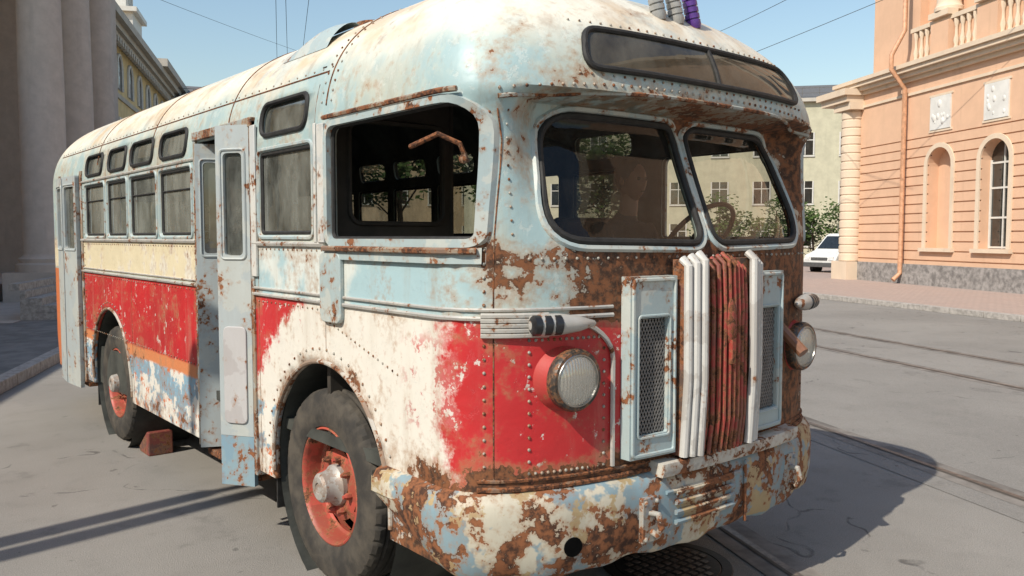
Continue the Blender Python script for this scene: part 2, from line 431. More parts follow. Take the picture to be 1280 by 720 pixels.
fr.obj('cab_window_frame',M_BLUE,bus,True,30)
h=MB(); 
h.tube([SP(.34+.03*i,2.412,.03) for i in range(37)],.012,False,6)
h.tube([SP(.29+.03*i,1.772,.03) for i in range(39)],.014,False,6)
h.obj('cab_window_drip_rail',weathered('drip_rail_paint',(.30,.26,.21),(.22,.14,.10),.52,9),bus)
h=MB(); sv=[];sf=[]
for i in range(13):
    u=.28+1.18*i/12
    for (v,o) in ((1.72,.0),(1.72,.022),(1.785,.022),(1.785,.0)): sv.append(SP(u,v,o))
for i in range(12):
    for j in range(4): sf.append((i*4+j,i*4+(j+1)%4,(i+1)*4+(j+1)%4,(i+1)*4+j))
h.addm(sv,sf); h.obj('cab_window_sill',M_BLUE,bus,True,30)
pl=MB().box(-1.275,-1.252,1.43,1.50,1.80,2.39).box(-1.268,-1.252,2.29,2.36,1.6,2.47).box(-1.268,-1.252,1.53,1.555,1.8,2.40)
pl.obj('window_post_plate',M_WHT,bus,bevel=.004)
mr=MB().tube([SP(.36,2.13,-.02),SP(.36,2.20,.02),SP(.42,2.24,.05),SP(.58,2.20,.06)],.011,False,8).ball(SP(.36,2.14,0),.02)
mr.obj('mirror_arm',M_RUST,bus)
mo=MB()
def pathwrap(z,y_from,x_to,o):
    P=[SP(y_from-(y_from-.35)*i/20,z,o) for i in range(21)] if y_from>.36 else []
    for i in range(0,26):
        x0=-SX(min(.35,y_from),z); x=x0+( x_to-x0)*(i/25)**1.4
        P.append(FP(x,z,o))
    return P
for dz in (-.04,-.020,.0,.020,.04): mo.tube(pathwrap(1.472+dz,.30,-.93,.014),.0115,False,6)
mo.tube(pathwrap(1.50,2.36,-.62,.008),.010,False,6)
mo.tube(pathwrap(1.535,2.36,-.62,.006),.008,False,6)
dn=[FP(-.93+.31*math.sin(a),1.31+.19*math.cos(a),.01) for a in [math.pi/2*i/10 for i in range(11)]]
mo.tube(dn,.011,False,6); mo.tube([FP(-.62,1.31-.46*i/8,.01) for i in range(9)],.011,False,6)
mo.tube([SP(3.32+3.2*i/10,1.505,.006) for i in range(11)],.012,False,6)
mo.tube([SP(3.32+3.2*i/10,1.535,.004) for i in range(11)],.007,False,6)
mo.tube([SP(1.45+.9*i/10,1.79,.006) for i in range(11)],.014,False,6)
mo.tube([SP(3.32+3.2*i/10,1.80,.006) for i in range(11)],.014,False,6)
mo.tube([SP(3.32+3.2*i/10,2.35,.004) for i in range(11)],.010,False,6)
mo.obj('belt_moulding',M_ALU,bus)
rs=MB()
def roofhoop(y):
    P=[]
    for sgn in (-1,1):
        L=[]
        for k in range(0,36):
            z=2.48+(3.1285-2.48)*math.sin(k/35*math.pi/2)
            L.append(SP(y,z,.0,sgn))
        P=P+L if sgn==-1 else P+L[::-1]
    return P
for y in (1.45,2.75,4.3,5.9): rs.tube(roofhoop(y),.005,False,6)
rs.tube([SP(1.5+6*i/40,2.66,.0) for i in range(41)],.005,False,6)
rs.obj('roof_seams',M_RUST,bus)
pj=MB()
for yv,z0,z1 in ((.262,.84,2.34),(1.47,1.25,1.78),(1.565,1.8,2.6),(2.30,.5,2.5),(4.12,1.83,2.6),(4.90,.5,1.5),(4.895,1.83,2.6),(5.595,1.83,2.6)):
    pj.tube([SP(yv,z0+(z1-z0)*i/12,-.002) for i in range(13)],.004,False,5)
pj.obj('panel_joints',M_RUST,bus)
lp=MB(); lip=[FP(-1.12+2.24*i/60,BZ+.004-.05*(abs(-1+2*i/60))**3,.002) for i in range(61)]
lp.tube(lip,.010,False,6); lp.obj('brow_lip',weathered('brow_lip_paint',(.36,.40,.38),(.28,.22,.16),.50,8),bus)
rv=MB()
def rivet(p,r=.0075): rv.ball(p,r,6,4)
for z in np.arange(.84,2.34,.055): rivet(SP(.285,z,.001)); 
for z in np.arange(1.84,2.34,.055): rivet(FP(-1.06,z,.001),.006)
for i in range(48):
    x=-1.12+2.24*i/47; rivet(FP(x,BZ+.035-.05*abs(x/1.12)**3,.001))
for i in range(40): rivet(FP(-1.0+2.0*i/39,1.74,.001),.007)
for z in np.arange(.86,1.42,.05): rivet(FP(-1.0,z,.001)); rivet(FP(-.66,z,.001)); rivet(FP(.66,z,.001)); rivet(FP(1.0,z,.001))
for i in range(14): rivet(FP(-1.0+.34*i/13,.86,.001)); rivet(FP(-1.0+.34*i/13,1.41,.001))
for i in range(16): rivet(SP(1.42-.042*i,1.40-.012*i,.001),.006)
for i in range(26):
    a=math.pi*(.06+.88*i/25); rivet(SP(1.5-.70*math.cos(a),.56+.70*math.sin(a),.001),.008); rivet(SP(5.6-.69*math.cos(a),.56+.69*math.sin(a),.001),.008)
for i in range(60): rivet(SP(1.48+6*i/59,2.68,.001),.006)
for i in range(16): rivet(SP(1.5+.85*i/15,1.76,.001),.006); rivet(SP(1.5+.85*i/15,1.46,.001),.006)
for i in range(52): rivet(SP(3.36+3.1*i/51,1.765,.001),.006); rivet(SP(3.36+3.1*i/51,1.47,.001),.006);rivet(SP(3.36+3.1*i/51,.96,.001),.006)
for z in np.arange(.6,2.3,.06): rivet(SP(2.385,z,.001)); rivet(SP(3.35,z,.001)); rivet(SP(6.42,z,.001))
for y in (1.40,1.50):
    for k in range(20):
        z=2.5+(3.1-2.5)*math.sin(k/19*math.pi/2); rivet(SP(y,z,.001),.007)
for i in range(30): rivet(FP(-.80+1.60*i/29,2.495,.002),.006);rivet(FP(-.76+1.50*i/29,2.735,.002),.006)
rv.obj('rivets',M_RIV,bus)
sg=MB(); st=MB()
SGN=densify(roundpoly([(-.78,2.520),(.78,2.520),(.71,2.70),(-.73,2.70)],[.08,.08,.08,.08],6),.06)
sg.patch(SGN,lambda u,v:FP(u,v,.010),6); st.tube([FP(u,v,.012) for u,v in SGN],.014,True,8); st.tube([FP(0.02,2.525+.17*i/5,.014) for i in range(6)],.010,False,6)
sg.obj('route_box_glass',M_SIGN,bus); st.obj('route_box_seal',M_RUB,bus)
bk=MB(); bk.patch(SGN,lambda u,v:FP(u*.97,2.61+(v-2.61)*.9,.002),6); bk.obj('route_box_blind',simple('route_blind',(.34,.28,.20),.8,var=.4,scale=2),bus)
bp_=[(.425,-.02),(.43,.02),(.46,.045),(.55,.06),(.68,.062),(.74,.055),(.775,.035),(.79,.0)]
bv=[];bf=[];NB_=80
for (zz_,o) in bp_:
    for k in range(NB_+17):
        if k<8: y=.92-(.92-.51)*k/8; p=(-(1.25+o),y,zz_)
        elif k>NB_+8: y=.51+(.92-.51)*(k-NB_-8)/8; p=((1.25+o),y,zz_)
        else:
            ph=-math.pi/2+math.pi*(k-8)/NB_
            p=((1.25+o)*math.copysign(abs(math.sin(ph))**.8,math.sin(ph)), .06-o+(.45+o)*(1-abs(math.cos(ph))**.8),zz_)
        up=max(0,(p[1]-.35))*.35 if zz_<.6 else 0
        dn_=.008*math.sin(p[0]*9)+.006*math.sin(p[0]*23+1)
        bv.append((p[0],p[1]+dn_*.6,p[2]+up+(dn_ if zz_<.5 else 0)))
L=NB_+17
for i in range(len(bp_)-1):
    for k in range(L-1): bf.append((i*L+k,i*L+k+1,(i+1)*L+k+1,(i+1)*L+k))
bo=meshobj('bumper_valance',bv,bf,M_BUMP,bus,True,40)
def BP(x,z,o=.064):
    t=min(.999,abs(x)/(1.25+o)); return Vector((x,.06-o+(.45+o)*(1-(1-t**NS)**(1/NS)),z))
bd=MB()
for i in range(4): bd.tube([BP(-.30+.42*k/6,.555+.045*i,.068) for k in range(7)],.013,False,6)
bd.tube([BP(-.36+.54*k/6,.70,.066) for k in range(7)],.01,False,6)
bd.tube([BP(.22,.45+.3*k/6,.066) for k in range(7)],.008,False,6)
bd.obj('valance_louvres',M_BUMP,bus)
lv=[]
for k in range(25):
    x=-.40+1.12*k/24; p=BP(x,0,.0)
    for (oy,z_) in ((.03,.775),(-.080,.775),(-.090,.80),(-.085,.835),(.03,.84)): lv.append((x,p.y+oy,z_))
lf=[]
for k in range(24):
    for j in range(5): lf.append((k*5+j,k*5+(j+1)%5,(k+1)*5+(j+1)%5,(k+1)*5+j))
lf+= [(0,1,2,3,4),(124,123,122,121,120)]
meshobj('grille_sill',lv,lf,weathered('sill_paint',(.58,.56,.50),(.44,.42,.38),.46,7),bus,True,30)
hk=MB()
for x in (-.46,.66):
    p=BP(x,.58,.066)
    hk.box(p.x-.05,p.x+.05,p.y-.006,p.y+.02,.50,.70)
    hk.tube([p+Vector((-.0,-.0,.05)),p+Vector((0,-.05,.055)),p+Vector((0,-.065,.0)),p+Vector((0,-.045,-.04)),p+Vector((0,-.01,-.03))],.015,False,8)
    for dx in (-.035,.035):
        for dz in (-.06,.10): hk.ball((p.x+dx,p.y-.01,.58+dz),.011)
hk.obj('tow_hooks',weathered('hook_paint',(.36,.36,.33),(.28,.30,.32),.48,10),bus,True,35,.004)
ho=MB(); ho.patch([(-.86+.042*math.cos(a*math.pi/8),.555+.042*math.sin(a*math.pi/8)) for a in range(16)],lambda u,v:BP(u,v,.0690),2)
ho.obj('crank_hole_dark_disc',M_DARK,bus,False)  # flat black disc, the darkness inside the hole is painted on
ss_=MB(); ss_.tube([FP(-1.18+2.36*i/50,.80,.004) for i in range(51)],.012,False,6); ss_.tube([FP(-1.18+2.36*i/50,.835,.003) for i in range(51)],.008,False,6)
ss_.obj('valance_seam',M_RUST,bus)
gp=MB(); gm=MB(); gb=MB(); gr=MB(); gw=MB()
for s in (-1,1):
    xi,xo=.292,.570; cx=(xi+xo)/2
    hi=densify(rr(cx-.085,cx+.085,.97,1.48,.012),.05)
    def ob(u,v):
        du=(u-cx)/.085; dv=(v-1.225)/.255; k=max(abs(du),abs(dv)); du/=k;dv/=k
        return (xi+(xo-xi)*(du+1)/2, .87+(1.66-.87)*(dv+1)/2)
    oo=[ob(u,v) for u,v in hi]
    gp.ring([(s*u,v) for u,v in hi],[(s*u,v) for u,v in oo],lambda u,v:FP(u,v,.055),lambda u,v:FP(u,v,.002))
    gp.tube([FP(s*u,v,.057) for u,v in densify(rr(xi+.015,xo-.015,.885,1.645,.02),.1)],.009,True,6)
    gp.tube([FP(s*u,v,.057) for u,v in densify(rr(cx-.095,cx+.095,.96,1.49,.02),.1)],.006,True,6)
    gb.patch([(s*u,v) for u,v in hi],lambda u,v:FP(u,v,.006),2)
    for dgn in (1,-1):
        c0=-1.0
        while c0<1.0:
            pts=[]
            for k in range(0,41):
                u=cx-.085+.17*k/40; v=1.225+dgn*(u-cx)*1.9+c0
                if .97<=v<=1.48: pts.append(FP(s*u,v,.035))
            if len(pts)>1: gm.tube([pts[0],pts[-1]],.0036,False,4)
            c0+=.034
    for j in range(3):
        x=s*(.186+.039*j); top=1.755-.012*j; pr=.122-.012*j
        gw.tube([FP(x,.85,pr-.02),FP(x,1.2,pr),FP(x,top-.03,pr-.005),FP(x,top,pr-.04)],.0205,False,10)
for j in range(-4,5):
    x=j*.036; pr=.10+.02*math.cos(j/4*1.4)
    gr.tube([FP(x,.84,pr-.02),FP(x,1.0,pr),FP(x,1.5,pr),FP(x,1.72-.01*abs(j),pr-.01),FP(x,1.755-.01*abs(j),pr-.05)],.0105,False,8)
gp.obj('grille_panels',M_BLUE,bus,True,30); gm.obj('grille_mesh',M_MESH,bus,False); gb.obj('grille_backing',M_DARK,bus); gr.obj('grille_centre_ribs',M_REDR,bus); gw.obj('grille_white_ribs',M_RIB,bus)
gk=MB(); gk.box(-.275,.275,-.02,.05,.85,1.73); gk.obj('grille_core',weathered('core_paint',(.16,.05,.035),(.08,.045,.035),.5,9,.8),bus)
em=MB(); em.lathe((0,-.058,1.44),(0,-1,0),[(0,.05),(.012,.05),(.02,.035),(.022,0)],24)
em.v=[(p[0]*.62,p[1],1.44+(p[2]-1.44)*2.1) for p in em.v]
em.box(-.012,.012,-.085,-.06,1.25,1.36); em.obj('grille_emblem',M_REDR,bus)
hl=MB();hr=MB();hg=MB();hb=MB();hc_=MB()
for s in (-1,1):
    o=Vector((s*.835,.20,1.245)); ax=Vector((s*.06,-1,-.01))
    (hl).lathe(o,ax,[(-.06,.160),(.0,.155),(.05,.142),(.08,.128),(.10,.124)],40)
    hr.lathe(o,ax,[(.085,.126),(.105,.131),(.125,.130),(.137,.122),(.138,.110)],40,False)
    hc_.lathe(o,ax,[(.137,.110),(.141,.107),(.141,.103),(.135,.101)],40,False)
    hg.lathe(o,ax,[(.135,.103),(.147,.085),(.156,.05),(.159,.0)],40)
    hb.lathe(o,ax,[(.130,.102),(.10,.09),(.07,.065),(.05,.03),(.045,0)],32)
    t=(FP(s*.80,1.472)-FP(s*1.02,1.472)).normalized()
    o2=FP(s*1.03,1.475,.05)
    hl2=MB(); hl2.lathe(o2,t,[(0,.005),(.01,.04),(.05,.047),(.13,.045),(.22,.032),(.29,.012),(.30,.0)],16); hl2.obj('marker_pod',M_ALU,bus)
    bl=MB()
    for q in range(3): bl.lathe(o2+t*(.0+.045*q)+Vector((0,-.012,0)),t,[(0,.03),(.008,.042),(.035,.042),(.043,.03)],16)
    bl.obj('marker_lamp',M_BLK,bus)
hl.obj('headlight_pods',weathered('pod_red_paint',(.45,.03,.03),(.42,.06,.06),.42,9),bus)
hr.obj('headlight_rims',weathered('headlight_rim_paint',(.025,.024,.024),(.05,.04,.035),.46,14,.35,.1),bus); hc_.obj('headlight_bezels',simple('chrome',(.5,.49,.46),.3,1,.15),bus)
b=NB('headlight_lens'); t=b.t
vv=t.nodes.new('ShaderNodeTexWave'); b.put(vv.inputs[0],b.obj); vv.inputs['Scale'].default_value=22; vv.bands_direction='X'
tr_=t.nodes.new('ShaderNodeBsdfTransparent'); gl_=t.nodes.new('ShaderNodeBsdfGlossy'); gl_.inputs['Roughness'].default_value=.06; b.put(gl_.inputs['Normal'],b.bump(vv.outputs[0],.6,.004))
df_=t.nodes.new('ShaderNodeBsdfDiffuse'); df_.inputs[0].default_value=(.55,.52,.44,1)
m1=t.nodes.new('ShaderNodeMixShader'); m1.inputs[0].default_value=.22; t.links.new(tr_.outputs[0],m1.inputs[1]); t.links.new(gl_.outputs[0],m1.inputs[2])
m2=t.nodes.new('ShaderNodeMixShader'); b.put(m2.inputs[0],b.add(b.mul(vv.outputs[0],.22),.12)); t.links.new(m1.outputs[0],m2.inputs[1]); t.links.new(df_.outputs[0],m2.inputs[2]); t.links.new(m2.outputs[0],b.out.inputs[0])
hg.obj('headlight_lenses',b.m,bus); hb.obj('headlight_reflectors',simple('reflector',(.8,.8,.76),.12,1,.05),bus)
fp=MB(); P=rr(1.27,1.485,1.405,1.755,.05); fp.prism(P,lambda u,v:SP(u,v,.0),lambda u,v:SP(u,v,.026)); fp.obj('filler_flap',M_BLUE,bus,bevel=.006)
dl=MB();dg_=MB();dp=MB();db=MB()
def leaf(A,B,z0,z1,blue=False):
    A=Vector(A);B=Vector(B);t=(B-A);Lw=t.length;t.normalize();nn=Vector((-t.y,t.x,0)); 
    if nn.x>0: nn=-nn
    mp=lambda o:(lambda u,v:(A.x+t.x*u+nn.x*o,A.y+t.y*u+nn.y*o,v))
    inn=densify(rr(.05,Lw-.05,1.72,2.32,.03),.1)
    cx=Lw/2
    def ob(u,v,za,zb,hc,hh):
        du=(u-cx)/((Lw-.1)/2); dv=(v-hc)/hh; k=max(abs(du),abs(dv)); return (Lw*(du/k+1)/2, za+(zb-za)*(dv/k+1)/2)
    dl.ring(inn,[ob(u,v,1.62,z1,2.02,.30) for u,v in inn],mp(.0),mp(.035))
    dg_.patch(inn,mp(.015),2)
    dl.prism([(0,z0+(.30 if blue else 0)),(Lw,z0+(.30 if blue else 0)),(Lw,1.62),(0,1.62)],mp(.0),mp(.035))
    if blue:
        db.prism([(0,z0),(Lw,z0),(Lw,z0+.298),(0,z0+.298)],mp(.0),mp(.034))
        dp.prism(rr(.035,Lw-.035,.72,1.30,.04),mp(.035),mp(.045))
    dl.tube([mp(.036)(u,v) for u,v in densify(rr(.03,Lw-.03,1.70,2.34,.03),.2)],.008,True,6)
leaf((-1.235,2.40,0),(-1.36,2.59,0),.345,2.48,True)
leaf((-1.10,2.66,0),(-1.34,2.62,0),.36,2.46)
leaf((-1.10,3.18,0),(-1.27,3.26,0),.42,2.44)
leaf((-1.26,6.55,0),(-1.29,6.95,0),.36,2.42)
leaf((-1.29,6.98,0),(-1.26,7.36,0),.36,2.42)
dl.obj('door_leaves',M_DOOR,bus,True,30); dg_.obj('door_glass',M_GLASSD,bus); dp.obj('door_panels',weathered('door_panel_grey',(.50,.49,.49),(.44,.42,.42),.38,7),bus,True,30,.004)
db.obj('door_kick_panels',weathered('kick_blue',(.20,.33,.42),(.24,.36,.42),.45,6),bus)
dj=MB().box(-1.262,-1.20,2.345,2.395,.42,2.50).box(-1.262,-1.20,3.295,3.33,.42,2.50).box(-1.268,-1.2,2.345,3.33,2.465,2.52).box(-1.262,-1.2,6.46,6.525,.42,2.46).box(-1.262,-1.2,7.385,7.44,.42,2.46)
dj.obj('door_jambs',weathered('jamb_paint',(.34,.37,.36),(.30,.24,.18),.49,9),bus,bevel=.004)
it=MB().box(-1.19,1.19,.62,7.6,.74,.80)
it.box(-1.19,1.19,3.4,7.6,.45,.74)
it.box(-.95,.95,.36,.62,1.2,1.72)
it.box(-1.0,1.0,.5,.56,.5,1.3)
ff=[FP(-1.16+2.32*i/24,.78,-.05) for i in range(25)]
it.addm([(p.x,p.y,.77) for p in ff]+[(1.16,.70,.77),(-1.16,.70,.77)],[tuple(range(27))])
it.addm([(p.x,p.y,.72) for p in ff]+[(1.16,.70,.72),(-1.16,.70,.72)],[tuple(range(27))])
for sx in (-1,1):
    for k in range(6):
        y=2.2+.78*k if sx>0 else 3.6+.7*k
        if sx<0 and k>4: continue
        x0,x1=(.35,1.12) if sx>0 else (-1.12,-.4)
        it.box(x0,x1,y,y+.42,1.12,1.22); it.box(x0,x1,y+.42,y+.50,1.15,1.75); it.box(x0+.1,x0+.16,y+.1,y+.3,.8,1.12); it.box(x1-.16,x1-.1,y+.1,y+.3,.8,1.12)
for yc in (1.5,5.6):
    for s in (-1,1): it.lathe((s*1.21,yc,.56),(-s,0,0),[(0,.64),(.5,.64),(.5,.0)],40,False)
it.obj('interior',simple('interior_dark',(.05,.052,.045),.8,var=.3,scale=3),bus,False)
pa=MB(); inn=densify(rr(-1.06,-.46,1.90,2.44,.08),.08)
def obx(u,v):
    du=(u+.76)/.30; dv=(v-2.17)/.27; k=max(abs(du),abs(dv)); return (-.80+.38*du/k, 1.75+.95*(dv/k+1)/2)
pa.ring(inn,[obx(u,v) for u,v in inn],lambda u,v:(u,1.56,v),lambda u,v:(u,1.60,v)); pa.box(-1.18,-.42,1.562,1.598,.8,1.749)
pa.tube([(u,1.555,v) for u,v in inn],.014,True,6)
for x in (-.40,.25): pa.cyl((x,1.58,.8),(x,1.58,2.98),.018,8)
pa.obj('cab_partition',simple('partition_paint',(.06,.05,.04),.7,var=.3,scale=3),bus,True,30)
se=MB().box(.30,.84,.98,1.44,1.22,1.36).box(.30,.84,1.38,1.50,1.3,1.95).box(.5,.7,1.1,1.3,.8,1.22); se.obj('driver_seat',M_LEATH,bus,bevel=.03)
sw=MB(); c0=Vector((.66,.64,1.83)); axs=Vector((0,.75,.66)).normalized(); e1=Vector((1,0,0)); e2=axs.cross(e1)
sw.tube([c0+(e1*math.cos(a)+e2*math.sin(a))*.24 for a in [2*math.pi*i/40 for i in range(40)]],.014,True,8)
for a in (0,2.1,4.2): sw.cyl(c0,c0+(e1*math.cos(a)+e2*math.sin(a))*.24,.010,6)
sw.cyl(c0,c0-axs*.9,.03,10); sw.lathe(c0,axs,[(-.03,.04),(.02,.035),(.03,0)],12)
sw.obj('steering_wheel',simple('steering_wheel_bakelite',(.20,.09,.05),.4),bus)
rt=MB()
def roofpt(x,y):
    lo,hi=2.4,3.129
    for _ in range(30):
        m=(lo+hi)/2
        if SX(y,m)>abs(x): lo=m
        else: hi=m
    return Vector((x,y,lo))
vs=[];vf=[]
for i in range(9):
    t=i/8; y=1.75+.55*t; hgt=.06*math.sin(math.pi*min(1,t*.75+.25))
    for k in range(9):
        a=k/8; x=-1.08+.20*a; q=roofpt(x,y); vs.append((q.x-.0,q.y,q.z+.0+hgt*math.sin(math.pi*a)**.6+.004))
for i in range(8):
    for k in range(8): vf.append((i*9+k,i*9+k+1,(i+1)*9+k+1,(i+1)*9+k))
meshobj('roof_vent_scoop',vs,vf,M_BLUE,bus); 
rt.lathe((-.45,2.3,3.05),(0,0,1),[(0,.13),(.07,.15),(.11,.13),(.14,0)],20)
rt.obj('roof_cap_vent',M_RUST,bus)
cols=[(.30,.30,.29),(.34,.33,.31),(.10,.04,.22)]
for i,x in enumerate((-.13,.0,.13)):
    bz=FP(x,2.86,0); lt=MB(); ax=Vector((-.18,.12,1)).normalized()
    pr=[(-.02,.03)]
    for k in range(6): pr+=[(.03*k,.036),(.03*k+.022,.036),(.03*k+.025,.029),(.03*k+.03,.029)]
    pr+=[(.185,.03),(.2,0)]
    lt.lathe(bz,ax,pr,16); lt.obj('roof_marker_lamp',simple('marker_lens_%d'%i,cols[i],.2,0,.1,20),bus)
tr=MB();rm=MB();hbm=MB();nt=MB();dkk=MB()
def wheel(x,y,sg,rr_=.515):
    SEG=180
    prof_=[(-.10,.30),(-.122,.318),(-.134,.36),(-.138,.40),(-.136,.405),(-.138,.41),(-.134,.445),(-.131,.45),(-.128,.472),(-.118,.496),(-.097,.511),(-.07,.514),(-.06,.503),(-.052,.503),(-.045,.515),(-.012,.516),(-.006,.504),(.006,.504),(.012,.516),(.045,.515),(.052,.503),(.06,.503),(.07,.514),(.097,.511),(.118,.496),(.128,.472),(.138,.41),(.137,.36),(.122,.318),(.10,.30)]
    vs=[]
    for (a,r) in prof_:
        for k in range(SEG):
            t=2*math.pi*k/SEG; r2=r
            if r>.49 and abs(a)>.09: r2=r-(.010 if (k%5)==0 else 0)
            t2=t+ (.012*(1 if (k//3)%2 else -1) if abs(a)<.08 and r>.5 else 0)
            vs.append((x+a*sg, y+math.cos(t2)*r2, rr_+math.sin(t2)*r2))
    fs=[]
    for i in range(len(prof_)-1):
        for k in range(SEG):
            k2=(k+1)%SEG; fs.append((i*SEG+k,i*SEG+k2,(i+1)*SEG+k2,(i+1)*SEG+k))
    tr.addm(vs,fs)
    o=Vector((x,y,rr_)); out=Vector((sg,0,0))
    rp=[(.100,.318),(.118,.312),(.122,.304),(.115,.296),(.098,.290),(.05,.284),(.022,.278),(.012,.264),(.018,.250),(.034,.225),(.052,.190),(.060,.172),(.066,.140),(.06,.10)]
    def hole(i,k): return i in (8,9) and (k%9) in (2,3,4,5,6)
    rm.lathe(o,out,rp,72,False,hole=hole)
    rm.lathe(o,out,[(.108,.316),(-.10,.316),(-.10,.29),(.02,.288)],48,False)
    hbm.lathe(o,out,[(.05,.112),(.085,.108),(.10,.092),(.13,.082),(.165,.076),(.178,.060),(.179,.03),(.172,.028),(.172,0)],28)
    for k in range(8):
        a=2*math.pi*k/8+.2; c_=o+Vector((0,math.cos(a)*.145,math.sin(a)*.145)); nt.lathe(c_+out*.06,out,[(0,.019),(.025,.019),(.04,.011),(.048,.010),(.049,0)],6)
    dkk.lathe(o,out,[(-.04,.28),(-.03,0)],32)
wheel(-1.065,1.60,-1); wheel(1.065,1.60,1)
wheel(-1.065,5.66,-1); wheel(1.065,5.66,1)
b=NB('tyre_rubber'); n=b.noise(7,6,.6); b.bsdf(b.mix(b.ss(n,.35,.7),(.030,.027,.024),(.085,.072,.056)),.85,0,b.bump(b.noise(50,4,.6),.3,.004)); M_TYRE=b.m
tr.obj('tyres',M_TYRE,bus,True,25); rm.obj('wheel_rims',M_RIM,bus,True,35)
hbm.obj('wheel_hubs',weathered('hub_steel',(.42,.40,.37),(.34,.28,.24),.40,25,.5,.3,.2),bus,True,35); nt.obj('wheel_nuts',M_RIM,bus,True,30); dkk.obj('brake_drums',M_DARK,bus)
ch=MB().box(-.5,.5,.3,7.6,.42,.52).box(-1.0,1.0,1.5,1.7,.40,.52).box(-1.0,1.0,5.56,5.76,.40,.56); ch.lathe((0,5.66,.5),(1,0,0),[(-.2,.05),(-.1,.2),(.1,.2),(.2,.05)],20)
for yy in (1.6,5.66):
    for s in (-1,1): ch.box(s*.72-.04,s*.72+.04,yy-.55,yy+.55,.40,.46)
ch.obj('chassis',M_DARK,bus,False)
al=MB()
for s in (-1,1):
    for yc,r_ in ((1.5,.635),(5.6,.635)):
        al.tube([SP(yc-r_*math.cos(a),.56+r_*math.sin(a),.002,s) for a in [math.pi*(-.03+1.06*i/40) for i in range(41)]],.013,False,8)
al.obj('wheel_arch_lips',weathered('arch_paint',(.50,.47,.42),(.28,.20,.15),.47,10),bus)
fl=MB().box(-1.2,-.9,6.28,6.30,.22,.62).box(-1.2,-.9,2.20,2.215,.25,.6); fl.obj('mud_flaps',M_RUB,bus,False)
stp=MB().box(-1.22,-.8,2.42,3.28,.36,.40).box(-1.22,-.8,6.55,7.35,.36,.40); stp.obj('door_steps',M_RUST,bus,False,bevel=.004)
c_=MB(); c_.prism([(0,0),(.26,0),(.26,.05),(.05,.20),(0,.20)],lambda u,v:(-1.16,4.86+u,v),lambda u,v:(-.96,4.86+u,v)); c_.obj('wheel_chock',weathered('chock_paint',(.20,.035,.03),(.12,.045,.04),.45,12),None,False,bevel=.01)
# ------------------------------------------------------------------ driver figure
drv=empty('seated_driver',(.56,1.12,1.36))
def skin(name,pts,edges,rad,mat,parent,root=0,sub=2):
    me=bpy.data.meshes.new(name); me.from_pydata(pts,edges,[]); me.materials.append(mat)
    o=bpy.data.objects.new(name,me); scene.collection.objects.link(o); o.parent=parent
    bm=bmesh.new(); bm.from_mesh(me); lay=bm.verts.layers.skin.verify()
    for i,v in enumerate(bm.verts):
        r=rad[i]; v[lay].radius=r if isinstance(r,tuple) else (r,r); v[lay].use_root=(i==root)
    bm.to_mesh(me); bm.free()
    o.modifiers.new('k','SKIN').use_smooth_shade=True
    s=o.modifiers.new('u','SUBSURF'); s.levels=sub; s.render_levels=sub
    return o
M_CLO=simple('dark_jacket',(.018,.02,.03),.85,0,.3); M_SK=simple('skin',(.34,.18,.13),.55,0,.06); M_HAIR=simple('dark_hair',(.02,.014,.01),.7)
M_TRO=simple('dark_trousers',(.015,.016,.02),.85)
pts=[(0,.05,.10),(0,.06,.28),(0,.03,.46),(0,-.01,.56),(0,-.03,.63),
 (-.19,0,.50),(-.25,-.10,.25),(-.15,-.33,.32),(.19,0,.50),(.25,-.10,.25),(.17,-.33,.32)]
skin('torso_and_arms',pts,[(0,1),(1,2),(2,3),(3,4),(2,5),(5,6),(6,7),(2,8),(8,9),(9,10)],[(.18,.13),(.17,.13),(.18,.12),(.09,.08),(.06,.06),.085,.06,.042,.085,.06,.042],M_CLO,drv)
skin('legs',[(0,.05,.08),(-.11,-.0,.06),(-.15,-.45,.08),(-.15,-.55,-.42),(-.15,-.66,-.50),(.11,0,.06),(.15,-.45,.08),(.15,-.55,-.42),(.15,-.66,-.50)],[(0,1),(1,2),(2,3),(3,4),(0,5),(5,6),(6,7),(7,8)],[.14,.10,.075,.05,.04,.10,.075,.05,.04],M_TRO,drv)
hd=MB(); vs=[];fs=[]
hc=Vector((0,-.06,.80))
for i in range(17):
    ph=math.pi*i/16
    for k in range(24):
        a=2*math.pi*k/24; x=math.sin(ph)*math.cos(a); y=math.sin(ph)*math.sin(a); z=math.cos(ph)
        jaw=1-.25*max(0,-z); xx=x*.078*jaw; yy=y*.098*(1-.12*max(0,-z)); zz_=z*.125
        fr_=max(0,-y)
        if fr_>.8 and abs(z)<.5: yy-= .022*max(0,1-abs(x)/.16)*max(0,1-abs(z+.08)/.28)
        if fr_>.6 and abs(abs(x)-.36)<.2 and abs(z-.12)<.14: yy+=.008
        vs.append(hc+Vector((xx,yy,zz_)))
for i in range(16):
    for k in range(24): k2=(k+1)%24; fs.append((i*24+k,(i+1)*24+k,(i+1)*24+k2,i*24+k2))
hd.addm(vs,fs); hd.cyl((0,-.03,.60),(0,-.045,.74),.055,16)
for s in (-1,1): hd.ball(hc+Vector((s*.078,.01,0)),.03,8,6,(.35,.7,1))
hd.obj('head',M_SK,drv,True,80)
ha=MB(); ha.ball(hc+Vector((0,.018,.03)),.10,20,12,(.86,1.0,1.10)); ha.obj('hair',M_HAIR,drv)
ey=MB()
for s in (-1,1): ey.ball(hc+Vector((s*.03,-.083,.012)),.011,8,6)
ey.ball(hc+Vector((0,-.086,-.062)),.02,8,4,(1,.3,.25)); ey.obj('eyes_and_mouth',M_HAIR,drv)
